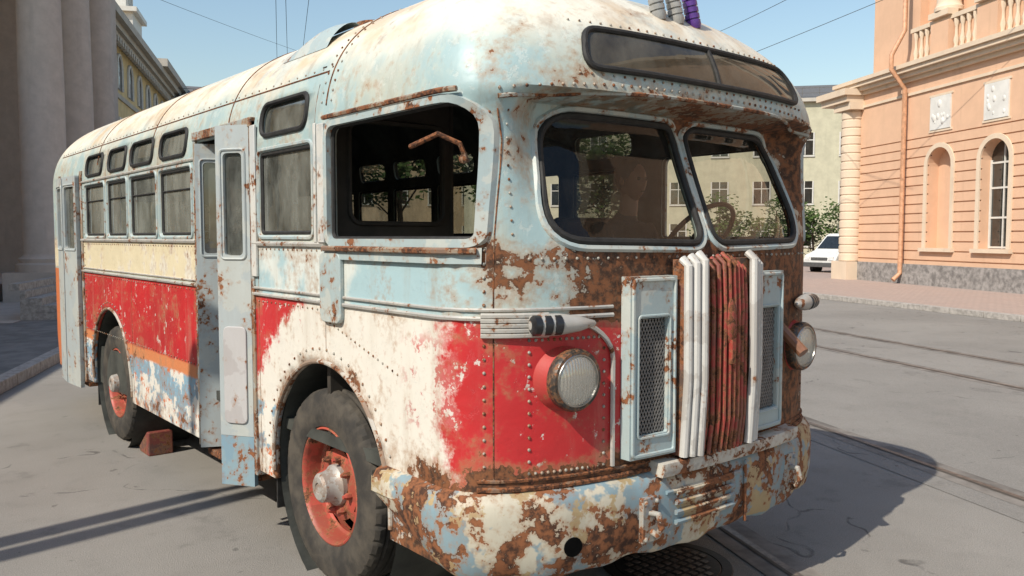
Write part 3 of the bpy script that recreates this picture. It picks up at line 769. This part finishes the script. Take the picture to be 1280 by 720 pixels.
for s in (-1,1):
    w0=Vector((s*.16,-.35,.335)); 
    P=[w0,w0+Vector((-s*.005,-.05,.03)),w0+Vector((-s*.005,-.085,.05))]; E=[(0,1),(1,2)]; RD_=[(.028,.02),(.04,.018),(.038,.016)]
    for fI in range(4):
        bx=(-.03+.02*fI); ln=(.04,.045,.042,.034)[fI]; b0=len(P)
        P+= [w0+Vector((bx,-.09,.052)),w0+Vector((bx,-.09-ln*.8,.05)),w0+Vector((bx,-.09-ln,.015)),w0+Vector((bx,-.07-ln*.6,-.005))]
        E+= [(2,b0),(b0,b0+1),(b0+1,b0+2),(b0+2,b0+3)]; RD_+=[.0095,.009,.0085,.0075]
    b0=len(P); P+=[w0+Vector((-s*.045,-.05,.02)),w0+Vector((-s*.055,-.085,.01))]; E+=[(1,b0),(b0,b0+1)]; RD_+=[.012,.009]
    skin('hand',P,E,RD_,M_SK,drv,0,1)
# ------------------------------------------------------------------ SETTING
street_rot=R(90-24.5)
def asphalt(name,c0,c1,crack=1.):
    b=NB(name); a=b.noise(.35,5,.6); f=b.noise(130,3,.75); m=b.noise(3,6,.65)
    col=b.mix(b.ss(a,.3,.7),c0,c1); col=b.mix(b.mul(b.ss(m,.5,.75),.30),col,tuple(x*.66 for x in c0))
    col=b.mix(b.mul(b.ss(f,.52,.72),.6),col,tuple(min(1,x*1.55) for x in c1)); col=b.mix(b.mul(b.ss(f,.47,.3),.6),col,tuple(x*.4 for x in c0))
    st=b.ss(b.noise(.9,6,.75,b.vec(off=(5,2,0))),.58,.68); col=b.mix(b.mul(st,.38),col,tuple(x*.5 for x in c0))
    sp_=b.ss(b.noise(7,3,.5,b.vec(off=(3,3,0))),.70,.73); col=b.mix(b.mul(sp_,.5),col,tuple(x*.3 for x in c0))
    wv=b.t.nodes.new('ShaderNodeVectorMath'); wv.operation='ADD'; b.put(wv.inputs[0],b.obj)
    nc=b.t.nodes.new('ShaderNodeTexNoise'); nc.inputs['Scale'].default_value=1.5; b.put(nc.inputs['Vector'],b.obj); b.put(wv.inputs[1],nc.outputs['Color'])
    cr=b.voro(.28,v=wv.outputs[0]); ck=b.mul(b.ss(cr,.004,.001),b.mul(b.ss(m,.45,.6),crack))
    col=b.mix(ck,col,(.07,.065,.06))
    b.bsdf(col,.9,0,b.bump(b.add(f,b.mul(ck,-1.)),.7,.008),.3); return b.m
M_ASP=asphalt('asphalt',(.228,.212,.190),(.292,.272,.246),.7)
M_ASP2=asphalt('asphalt_street',(.210,.197,.180),(.266,.25,.228),.7)
g=MB(); g.addm([(-500,-500,0),(700,-500,0),(700,900,0),(-500,900,0)],[(0,1,2,3)]); g.obj('ground',M_ASP,None,False)
rd=empty('street_road',(0,0,0),street_rot)
q=MB(); q.addm([(-60,-13.2,.004),(160,-13.2,.004),(160,-2.6,.004),(-60,-2.6,.004)],[(0,1,2,3)]); q.obj('carriageway',M_ASP2,rd,False)
M_RAIL=simple('rail_steel',(.17,.13,.105),.5,.4,.3,30); M_GRV=simple('groove_dirt',(.09,.075,.06),.9); M_JNT=simple('rail_joint_asphalt',(.19,.17,.15),.9,0,.3,3)
for nm,nv in (('a',.70),('b',3.0),('c',6.6),('d',8.2)):
    q=MB(); q.addm([(-60,-nv-.14,.0062),(160,-nv-.14,.0062),(160,-nv+.16,.0062),(-60,-nv+.16,.0062)],[(0,1,2,3)]); q.obj('joint_'+nm,M_JNT,rd,False)
    q=MB(); q.addm([(-60,-nv-.025,.011),(160,-nv-.025,.011),(160,-nv+.02,.011),(-60,-nv+.02,.011)],[(0,1,2,3)]); q.obj('rail_'+nm,M_RAIL,rd,False)
    q=MB(); q.addm([(-60,-nv+.02,.0105),(160,-nv+.02,.0105),(160,-nv+.045,.0105),(-60,-nv+.045,.0105)],[(0,1,2,3)]); q.obj('groove_'+nm,M_GRV,rd,False)
mh=MB(); mh.lathe((.37,.60,0),(0,0,1),[(.004,.36),(.012,.355),(.012,.30),(.008,.295),(.012,.29),(.013,0)],40); mh2=MB()
for i in range(-4,5):
    for j in range(-4,5):
        if i*i+j*j<18: mh2.box(.37+i*.06-.018,.37+i*.06+.018,.60+j*.06-.018,.60+j*.06+.018,.0135,.018)
mhp=empty('manhole_cover'); mh.obj('lid',simple('cast_iron',(.05,.045,.04),.6,.5),mhp); mh2.obj('studs',M_RAIL,mhp,False)
b=NB('paving_pink'); br=b.t.nodes.new('ShaderNodeTexBrick'); b.put(br.inputs['Vector'],b.obj); br.inputs['Scale'].default_value=2.2; br.inputs['Mortar Size'].default_value=.012
br.inputs['Color1'].default_value=(.42,.30,.25,1); br.inputs['Color2'].default_value=(.36,.26,.22,1); br.inputs['Mortar'].default_value=(.2,.16,.14,1)
b.bsdf(b.mix(b.mul(b.noise(1.2,6,.6),.4),br.outputs[0],(.40,.35,.31)),.85,0,b.bump(br.outputs['Fac'],.3,-.004)); M_PAV=b.m
M_KERB=simple('granite_kerb',(.36,.33,.30),.8,0,.2,12); M_PAVL=simple('slab_paving',(.18,.17,.16),.85,0,.2,2.5)
pr_=empty('pavement',(0,0,0),street_rot)
MB().box(-60,160,-60,-13.52,0,.12).obj('paving',M_PAV,pr_,False)
kb=MB()
for i in range(220): kb.box(-60+i,-60+i+.985,-13.5,-13.3,0,.14)
kb.obj('kerb',M_KERB,pr_,False,bevel=.01)
pl_=empty('pavement',(0,0,0),street_rot)
MB().box(-10,160,5.37,30,0,.13).obj('paving',M_PAVL,pl_,False)
kb=MB()
for i in range(150): kb.box(-10+i,-10+i+.985,5.17,5.35,0,.15)
kb.obj('kerb',M_KERB,pl_,False,bevel=.01)
def stucco(name,col,var=.12,sc=1.5,drt=.35):
    b=NB(name); a=b.noise(sc,6,.65); s_=b.noise(4,6,.6,b.vec(1,1,.12)); f=b.noise(60,4,.6)
    c=b.mix(b.ss(a,.3,.7),tuple(x*(1-var) for x in col),tuple(min(1,x*(1+var*.6)) for x in col))
    c=b.mix(b.mul(b.ss(s_,.52,.8),drt),c,tuple(x*.6 for x in col))
    b.bsdf(c,.9,0,b.bump(f,.2,.01),.3); return b.m
M_OR=stucco('orange_stucco',(.66,.42,.28),.06); M_ORL=stucco('peach_stucco',(.70,.48,.34),.06); M_TRM=stucco('cream_trim',(.66,.53,.40),.06); M_GRN=simple('granite_plinth',(.27,.25,.235),.8,0,.3,6)
M_PLQ=stucco('plaster_relief',(.66,.64,.60)); M_WG=glass('building_window_glass',(.08,.09,.10),.15,.15,wav=.6); M_WF=simple('window_frame_white',(.62,.60,.55),.6,0,.05)
M_PIPE=simple('drainpipe_paint',(.58,.31,.18),.5)
AB=R(30); Nb=Vector((math.cos(AB),-math.sin(AB),0)); rb=empty('rusticated_corner_building',tuple(Nb*17.8),R(60))
wall=MB().box(-10,28.2,-14,0,.0,8.05)
wo=meshobj('ground_storey_wall',wall.v,wall.f,M_OR,rb,False)
ct=MB()
arcs=[19.95-2.62*k for k in range(-1,9)]
def archpoly(c,w,z0,z1,n=14):
    r=w/2; return [(c-r,z0)]+[(c-r*math.cos(math.pi*i/n),z1-r+r*math.sin(math.pi*i/n)) for i in range(n+1)]+[(c+r,z0)]
for a in arcs: ct.prism(archpoly(a,1.22,1.45,4.92),lambda u,v:(u,-.42,v),lambda u,v:(u,.3,v))
c1=meshobj('c1',ct.v,ct.f,M_ORL,rb,False)
ct=MB(); z=.98
while z<7.3:
    if z<5.45 : ct.box(-11,28.6,-.05,.3,z,z+.045)
    z+=.335
c2_=meshobj('c2',ct.v,ct.f,M_ORL,rb,False)
for cc in (c1,c2_):
    m=wo.modifiers.new('b','BOOLEAN'); m.operation='DIFFERENCE'; m.object=cc; m.solver='EXACT'
bpy.context.view_layer.update(); dg=bpy.context.evaluated_depsgraph_get(); me3=bpy.data.meshes.new_from_object(wo.evaluated_get(dg)); wo.modifiers.clear(); wo.data=me3
for cc in (c1,c2_): bpy.data.objects.remove(cc,do_unlink=True)
t_=MB();gls=MB();wf=MB();pq=MB();orx=MB();gn=MB()
gn.box(-10,28.35,-.5,.12,0,.85); 
for a in arcs:
    P=archpoly(a,1.24,1.45,4.93); Q=archpoly(a,1.56,1.45,5.09)
    n_=len(P)
    v_=[(u,.002,v) for u,v in P]+[(u,.002,v) for u,v in Q]+[(u,.05,v) for u,v in P]+[(u,.05,v) for u,v in Q]
    f_=[]
    for k in range(n_-1): f_+=[(2*n_+k,3*n_+k,3*n_+k+1,2*n_+k+1),(k,2*n_+k,2*n_+k+1,k+1),(n_+k,n_+k+1,3*n_+k+1,3*n_+k)]
    t_.addm(v_,f_); t_.box(a-.85,a+.85,-.1,.14,1.32,1.448)
    pq.box(a-.52,a+.52,.0,.05,5.55,6.68); 
    t_.box(a-.60,a+.60,.0,.03,5.47,5.545); t_.box(a-.60,a+.60,.0,.03,6.69,6.76)
    if abs(a-22.57)<.1: continue
    gls.box(a-.60,a+.60,-.40,-.37,1.46,4.9); wf.box(a-.02,a+.02,-.366,-.33,1.46,4.9); wf.box(a-.60,a-.54,-.366,-.32,1.46,4.3);wf.box(a+.54,a+.60,-.366,-.32,1.46,4.3)
    for zz_ in (1.50,2.45,3.4,4.2): wf.box(a-.54,a+.54,-.364,-.335,zz_-.03,zz_+.03)
for (z0,z1,o) in ((6.95,7.05,.06),(7.45,7.6,.12),(7.6,7.75,.28),(7.75,7.9,.42),(7.9,8.05,.5)):
    t_.box(-10,28.2+o,.0,o,z0,z1-.003)
t_.box(27.2,29.1,-3,.75,7.2,7.45);t_.box(27.1,29.25,-3,.9,7.452,7.7)
orx.box(-10,24.2,-12,-.05,8.05,9.15); t_.box(-10,24.2,-.3,.12,9.152,9.30)
for k in range(60):
    u=24.0-.30*k
    t_.lathe((u,.02,8.06),(0,0,1),[(0,.09),(.1,.09),(.2,.06),(.35,.10),(.55,.05),(.8,.05),(.95,.09),(1.08,.09)],8)
for s_ in range(8):
    c0_=22.5-2.25*s_
    orx.box(c0_-.45,c0_+.45,-.06,.22,8.06,9.14)
    t_.box(c0_-.5,c0_+.5,-.1,.3,9.302,9.50)
    t_.lathe((c0_,-.12,9.5),(0,0,1),[(0,.46),(.12,.46),(.2,.40),(.3,.38),(6.5,.33),(6.7,.42),(6.9,.45)],24)
    if s_<7:
        gls.box(c0_-1.6,c0_-.65,-.58,-.55,10.2,13.5)
orx.box(-10,24.2,-12,-.6,9.15,17); t_.box(-10,24.4,-.6,.3,16.5,17.3)
orx.box(24.2,27.0,-12,-.25,8.05,17)
for k in range(18): t_.lathe((27.75,.12,.86+.335*k),(0,0,1),[(0,.40),(.02,.43),(.27,.43),(.29,.40),(.335,.40)],24)
t_.box(27.2,28.3,-.2,.6,.0,.85);t_.box(27.15,28.35,-.2,.62,6.9,7.19)
t_.obj('trim_and_cornices',M_TRM,rb,True,30); gls.obj('window_glass',M_WG,rb,False); wf.obj('window_frames',M_WF,rb,False); orx.obj('upper_storey',M_OR,rb,False); gn.obj('granite_plinth',M_GRN,rb,False)
po=pq.obj('relief_plaques',M_PLQ,rb,False)
pp=MB().tube([(24.35,.25,17),(24.35,.25,9.3),(24.35,.75,8.4),(24.35,.75,7.9),(24.35,.18,7.2),(24.35,.18,.5),(24.35,.45,.25)],.085,False,12); pp.obj('drainpipe',M_PIPE,rb)
rf=MB()
for k in range(90):
    a=arcs[k%len(arcs)]; rf.ball((a+random.uniform(-.40,.40),.05,6.1+random.uniform(-.42,.42)),random.uniform(.04,.11),8,6,(1,.4,1.4))
rf.obj('relief_figures',M_PLQ,rb)
M_YEL=stucco('yellow_stucco',(.68,.52,.27)); M_COL=stucco('grey_column_stone',(.50,.44,.39),.1,3); M_BRN=stucco('porch_wall',(.52,.33,.16)); M_CRN=stucco('grey_cornice',(.48,.44,.38))
lb=empty('columned_portico_building',(0,0,0),street_rot)
c_=MB()
for tt in (21.6,25.1,28.6):
    c_.lathe((tt,8.2,.9),(0,0,1),[(0,.75),(.2,.75),(.25,.66),(.35,.68),(.42,.58),(.5,.55),(5,.55),(13,.46)],40)
    c_.box(tt-.85,tt+.85,7.35,9.05,.13,.9)
c_.obj('columns',M_COL,lb,True,35)
w_=MB().box(17,60,12.2,16,.13,15); w_.obj('porch_back_wall',M_BRN,lb,False)
w_=MB().box(29.4,30.6,7.9,12.2,.13,15); w_.obj('end_pilaster',M_COL,lb,False)
w_=MB().box(15,30.5,9.2,12.2,.13,.6).box(15,30.5,7.2,9.2,.12,.14).box(17,30.6,7.4,12.2,13.8,15); w_.obj('porch_floor_and_beam',M_COL,lb,False)
w_=MB().box(30.6,84,10.5,22,.13,12.8); w_.obj('long_wall',M_YEL,lb,False)
cr_=MB().box(30.6,84.4,10.1,10.5,12.0,12.3).box(30.6,84.5,9.9,10.5,12.3,12.6).box(30.6,84.8,9.6,10.5,12.6,13.0).box(30.6,84,10.42,10.5,9.2,9.45).box(30.6,84,10.35,10.5,.13,1.2)
for k in range(80): cr_.box(31+.66*k,31.3+.66*k,9.98,10.2,11.7,11.99)
cr_.box(56,84.2,9.3,11.5,13.0,13.5).box(70,84.9,8.9,14,13.5,14.0)
cr_.obj('cornice',M_CRN,lb,False)
wn=MB();wr=MB()
for k in range(16):
    t0=33+3.2*k
    wn.prism(archpoly(t0,1.3,9.7,11.5),lambda u,v:(u,10.47,v),lambda u,v:(u,10.49,v))
    wr.tube([(u,10.45,v) for u,v in archpoly(t0,1.4,9.7,11.55)],.09,False,6)
    wn.box(t0-.6,t0+.6,10.46,10.49,5.2,8); wr.box(t0-.75,t0+.75,10.38,10.5,5.0,5.18); wr.box(t0-.75,t0+.75,10.38,10.5,8.02,8.2)
wn.obj('windows',M_WG,lb,False); wr.obj('window_surrounds',M_WF,lb,True,30)
tw=MB().box(57.0,60.6,11.5,15,13,16.6).box(56.7,60.9,11.2,15.3,16.6,16.9).box(57.7,59.9,12.0,14.5,16.9,19.0).box(57.4,60.2,11.7,14.8,19.0,19.3)
for i in (57.9,58.8,59.7): tw.cyl((i,12.0,16.9),(i,12.0,18.99),.12,10)
tw.lathe((58.8,13.2,19.3),(0,0,1),[(0,1.1),(.4,.9),(.9,.3),(1.3,.05),(1.9,.03)],16)
tw.obj('roof_lantern',M_WF,lb,True,30)
w_=MB().box(-14,16.5,11.2,16,.13,6.6); lb2=empty('unseen_shade_building',(0,0,0),street_rot); w_.obj('walls',M_YEL,lb2,False)  # unseen block added at left so its shadow falls on the pavement
w_=MB().box(-14.2,16.7,11.0,16.2,6.6,6.75); w_.obj('eaves',M_CRN,lb2,False); w_=MB(); 
for k in range(9): w_.box(-12+3.1*k,-10.8+3.1*k,11.17,11.195,1.6,4.2)
w_.obj('windows',M_WG,lb2,False)
st_=MB()
for k in range(5): st_.box(15.5,29.0,6.2+.3*k,7.2,.131+.15*k,.131+.15*(k+1)-.003)
st_.obj('portico_steps',M_KERB,lb,False)
M_PALE=stucco('pale_olive_stucco',(.52,.49,.36)); M_PK=stucco('beige_stucco',(.52,.40,.27)); M_ROOF=simple('roof_sheet',(.16,.15,.14),.6,.2)
def block(name,c,az,L,H,mat,rows,dep=12,win=(1.1,1.6)):
    e=empty(name,(c[0],c[1],0),az)
    MB().box(-L/2,L/2,0,dep,0,H).obj('walls',mat,e,False)
    a=MB();w=MB();s=MB(); n_=int(L/3.0)
    for r_ in rows:
        for k in range(n_):
            u=-L/2+1.5+3.0*k
            w.box(u-win[0]/2,u+win[0]/2,-.03,.01,r_,r_+win[1]); a.box(u-win[0]/2-.12,u+win[0]/2+.12,-.08,-.002,r_-.14,r_-.03); a.box(u-.03,u+.03,-.05,-.031,r_,r_+win[1])
            a.box(u-win[0]/2-.1,u-win[0]/2-.003,-.05,-.002,r_,r_+win[1]); a.box(u+win[0]/2+.003,u+win[0]/2+.1,-.05,-.002,r_,r_+win[1]); a.box(u-win[0]/2,u+win[0]/2,-.048,-.031,r_+win[1]*.65,r_+win[1]*.65+.06)
    w.obj('windows',M_WG,e,False); a.obj('window_frames',M_WF,e,False)
    s.box(-L/2-.2,L/2+.2,-.35,dep+.2,H,H+.25).obj('cornice',M_CRN,e,False)
    r=MB(); r.addm([(-L/2-.2,-.3,H+.25),(L/2+.2,-.3,H+.25),(L/2+.2,dep,H+.25),(-L/2-.2,dep,H+.25),(-L/2+1,dep/2,H+2.2),(L/2-1,dep/2,H+2.2)],[(0,1,5,4),(2,3,4,5),(1,2,5),(3,0,4)]); r.obj('roof',M_ROOF,e,False)
    rl=MB()
    for k in range(int(L/1.2)+1): rl.box(-L/2+1.2*k-.02,-L/2+1.2*k+.02,-.22,-.18,H+.25,H+1.0)
    rl.box(-L/2,L/2,-.22,-.18,H+.96,H+1.0).box(-L/2,L/2,-.22,-.18,H+.6,H+.63).obj('roof_railing',M_ROOF,e,False)
    return e
block('pale_apartment_building',(50,34),R(-50),44,11.6,M_PALE,(1.2,4.3,7.8))
block('beige_apartment_building',(26,60),R(-18),46,12,M_PK,(1.2,4.6,8.0))
M_BARK=simple('bark',(.09,.065,.045),.9,0,.3,10,.5)
def leafmat(name,c):
    b=NB(name); t=b.t; oi=b.noise(.9,3,.5); f=b.noise(9,2,.5)
    col=b.mix(b.ss(oi,.35,.65),tuple(x*.55 for x in c),c); col=b.mix(b.mul(f,.4),col,tuple(min(1,x*1.6) for x in c))
    pn=b.bsdf(col,.6,0,None,.3)
    tl=t.nodes.new('ShaderNodeBsdfTranslucent'); b.put(tl.inputs[0],col); mx=t.nodes.new('ShaderNodeMixShader'); mx.inputs[0].default_value=.3
    t.links.new(pn.outputs[0],mx.inputs[1]); t.links.new(tl.outputs[0],mx.inputs[2]); t.links.new(mx.outputs[0],b.out.inputs[0]); return b.m
M_LEAF=leafmat('leaves',(.075,.12,.03))
def tree(name,loc,H,Rr,seed,nl=3500,trunk=.3,ls=.16):
    rnd=random.Random(seed); e=empty(name,loc); t=MB(); lv=MB(); cl=[]
    t.tube([(0,0,0),(.05,0,H*.2),(-.05,.05,H*.45),(0,0,H*.8)],[.18*H/8,.14*H/8,.10*H/8,.03],False,8)
    for i in range(13):
        a=rnd.uniform(0,6.28); z0=H*rnd.uniform(trunk*.8,.7); z1=H*rnd.uniform(max(trunk+.1,.3),.93); r=Rr*rnd.uniform(.45,.95)*math.sin(math.pi*min(.95,max(.15,(z1/H-trunk)/(1-trunk)*.8+.15)))
        p=(math.cos(a)*r,math.sin(a)*r,z1); t.tube([(0,0,z0),(p[0]*.5,p[1]*.5,(z0+z1)/2+.1),p],[.05*H/8,.035*H/8,.012],False,6); cl.append((p,rnd.uniform(.22,.38)*Rr))
        for _ in range(2): cl.append(((p[0]*rnd.uniform(.2,1.1),p[1]*rnd.uniform(.2,1.1),z1+rnd.uniform(-.12,.12)*H),rnd.uniform(.15,.3)*Rr))
    for i in range(nl):
        (cx,cy,cz),r=rnd.choice(cl); d=Vector((rnd.gauss(0,1),rnd.gauss(0,1),rnd.gauss(0,1))).normalized()*r*rnd.uniform(.5,1.1)
        p=Vector((cx,cy,cz))+d; s=ls*rnd.uniform(.6,1.3); u=Vector((rnd.gauss(0,1),rnd.gauss(0,1),rnd.gauss(0,.6))).normalized(); w=u.orthogonal().normalized()
        lv.addm([p-u*s,p+w*s*.5,p+u*s,p-w*s*.5],[(0,1,2,3)])
    t.obj('trunk',M_BARK,e); lv.obj('foliage',M_LEAF,e,False); return e
tree('tree',(17,30,0),8.5,3.4,1); tree('tree',(23,31,0),9,3.6,2); tree('tree',(11,33,0),8,3.2,3); tree('tree',(29,29,0),8,3.2,5)
for k,(px_,py_) in enumerate([(41.5,26.6),(44.0,25.6),(46.5,24.2),(38.5,28.5)]): tree('shrub',(px_,py_,0),4.3,2.3,20+k,1800,.05,.13)
vn=empty('parked_van',(36.6,18.9,0),math.atan2(.197,-.98))
M_VW=simple('van_white_paint',(.68,.68,.66),.35,0,.05); M_TEAL=simple('van_tarp',(.06,.22,.20),.6,0,.15)
prf=[(2.55,.38),(2.58,.72),(2.48,.95),(1.85,1.18),(1.15,1.92),(1.0,2.0),(.1,2.02),(.05,.38)]
def vp(u,v):
    return .98-.14*max(0,(v-1.1))/.9
vs=[(u,-vp(u,v),v) for u,v in prf]+[(u,vp(u,v),v) for u,v in prf]; n_=len(prf)
o=meshobj('cab',vs,[tuple(range(n_)),tuple(range(n_,2*n_))[::-1]]+[(i,(i+1)%n_,n_+(i+1)%n_,n_+i) for i in range(n_)],M_VW,vn,True,25); m=o.modifiers.new('b','BEVEL'); m.width=.06; m.segments=3; m.limit_method='ANGLE'
MB().box(-2.9,0,-1.02,1.02,.72,1.25).obj('bed_sides',M_VW,vn,False,bevel=.02); MB().box(-2.9,0,-1.0,1.0,1.25,2.35).obj('tarp_cover',M_TEAL,vn,False,bevel=.08)
wg=MB(); 
def wsv(u,v):
    return (1.80-.62*v+.012,u*(.86-.1*v),1.23+.66*v+.02)
wg.patch([(-.95,.03),(.95,.03),(.93,.95),(-.93,.95)],wsv,2)
for s in (-1,1): wg.addm([(1.7,s*(.985),1.2),(.35,s*.985,1.2),(.35,s*.90,1.85),(1.15,s*.90,1.85)],[(0,1,2,3)])
wg.obj('glass',simple('van_glass',(.02,.025,.03),.08),vn)
wh=MB()
for x in (1.75,-2.0):
    for s in (-1,1): wh.lathe((x,s*.80,.34),(0,s,0),[(0,.30),(0,.34),(.2,.34),(.2,.2),(.17,.18),(.17,0)],24)
wh.obj('wheels',M_RUB,vn,True,30)
vl=MB()
for s in (-1,1): vl.box(2.52,2.60,s*.72-.14,s*.72+.14,.72,.88)
vl.obj('headlights',simple('van_lamp',(.7,.7,.7),.1),vn); MB().box(2.5,2.66,-.95,.95,.38,.60).box(2.55,2.6,-.5,.5,.70,.85).obj('bumper',simple('van_bumper',(.08,.08,.08),.6),vn,False,bevel=.02)
for i,(lx,ly,hh) in enumerate(((-7.3,2.45,6.2),(-6.9,2.75,5.5))):
    e=empty('street_lamp',(lx,ly,0)); q=MB().lathe((0,0,0),(0,0,1),[(0,.2),(.5,.17),(.55,.13),(hh,.09)],16); q.tube([(0,0,hh),(0.3,0,hh+.15),(.6,0,hh+.1)],.05,False,8)
    q.ball((.75,0,hh+.05),.2,12,8,(1.3,.6,.5)); q.obj('post',M_BLK,e)
M_WIRE=simple('wire',(.03,.03,.03),.6)
def pix(px,py,dist):
    yaw=.6902;pit=.0608;f=1044.4823
    Fv=Vector((math.sin(yaw)*math.cos(pit),math.cos(yaw)*math.cos(pit),-math.sin(pit)));Rv=Vector((math.cos(yaw),-math.sin(yaw),0));Uv=Rv.cross(Fv)
    d=Fv+Rv*((px-640)/f)-Uv*((py-360)/f); return Vector((-3.1972,-2.3634,1.8279))+d*dist
wires=[((700,160,40),(1330,-95,22)),((100,-40,30),(420,80,60)),((344,-40,20),(348,160,70)),((356,-40,20),(362,160,70)),((392,-50,20),(366,160,70)),((850,60,45),(1060,-40,25))]
wp=empty('overhead_wires'); q=MB()
for a,c_ in wires:
    A=pix(*a);B=pix(*c_); q.tube([A.lerp(B,t/12)-Vector((0,0,.12*math.sin(math.pi*t/12))) for t in range(13)],.010,False,4)
q.obj('wires',M_WIRE,wp)
w=bpy.data.worlds.new('World'); scene.world=w; w.use_nodes=True; nt_=w.node_tree
sky=nt_.nodes.new('ShaderNodeTexSky'); sky.sky_type='NISHITA'; sky.sun_disc=False
EL=43.5; trav=Vector((1,.14,0)).normalized()
sky.sun_elevation=R(EL); sky.sun_rotation=math.atan2(-trav.x,-trav.y)%(2*math.pi); sky.altitude=0; sky.air_density=1.6; sky.dust_density=1.0; sky.ozone_density=3.0
bg=nt_.nodes['Background']; bg.inputs[1].default_value=.15; nt_.links.new(sky.outputs[0],bg.inputs[0])
sl=bpy.data.lights.new('sun','SUN'); sl.energy=5; sl.angle=R(.5); sl.color=(1,.93,.81); so=bpy.data.objects.new('sun',sl); scene.collection.objects.link(so)
dv=Vector((trav.x*math.cos(R(EL)),trav.y*math.cos(R(EL)),-math.sin(R(EL)))); so.rotation_euler=dv.to_track_quat('-Z','Y').to_euler()
cd=bpy.data.cameras.new('camera'); co=bpy.data.objects.new('camera',cd); scene.collection.objects.link(co); scene.camera=co
cd.lens=29.376; cd.sensor_width=36; cd.clip_end=2000; cd.clip_start=.05
yaw=.6902;pit=.0608
Fv=Vector((math.sin(yaw)*math.cos(pit),math.cos(yaw)*math.cos(pit),-math.sin(pit)));Rv=Vector((math.cos(yaw),-math.sin(yaw),0));Uv=Rv.cross(Fv)
co.matrix_world=Matrix((( Rv.x,Uv.x,-Fv.x,-3.1972),(Rv.y,Uv.y,-Fv.y,-2.3634),(Rv.z,Uv.z,-Fv.z,1.8279),(0,0,0,1)))
scene.view_settings.view_transform='Standard'; scene.view_settings.look='None'; scene.view_settings.exposure=0
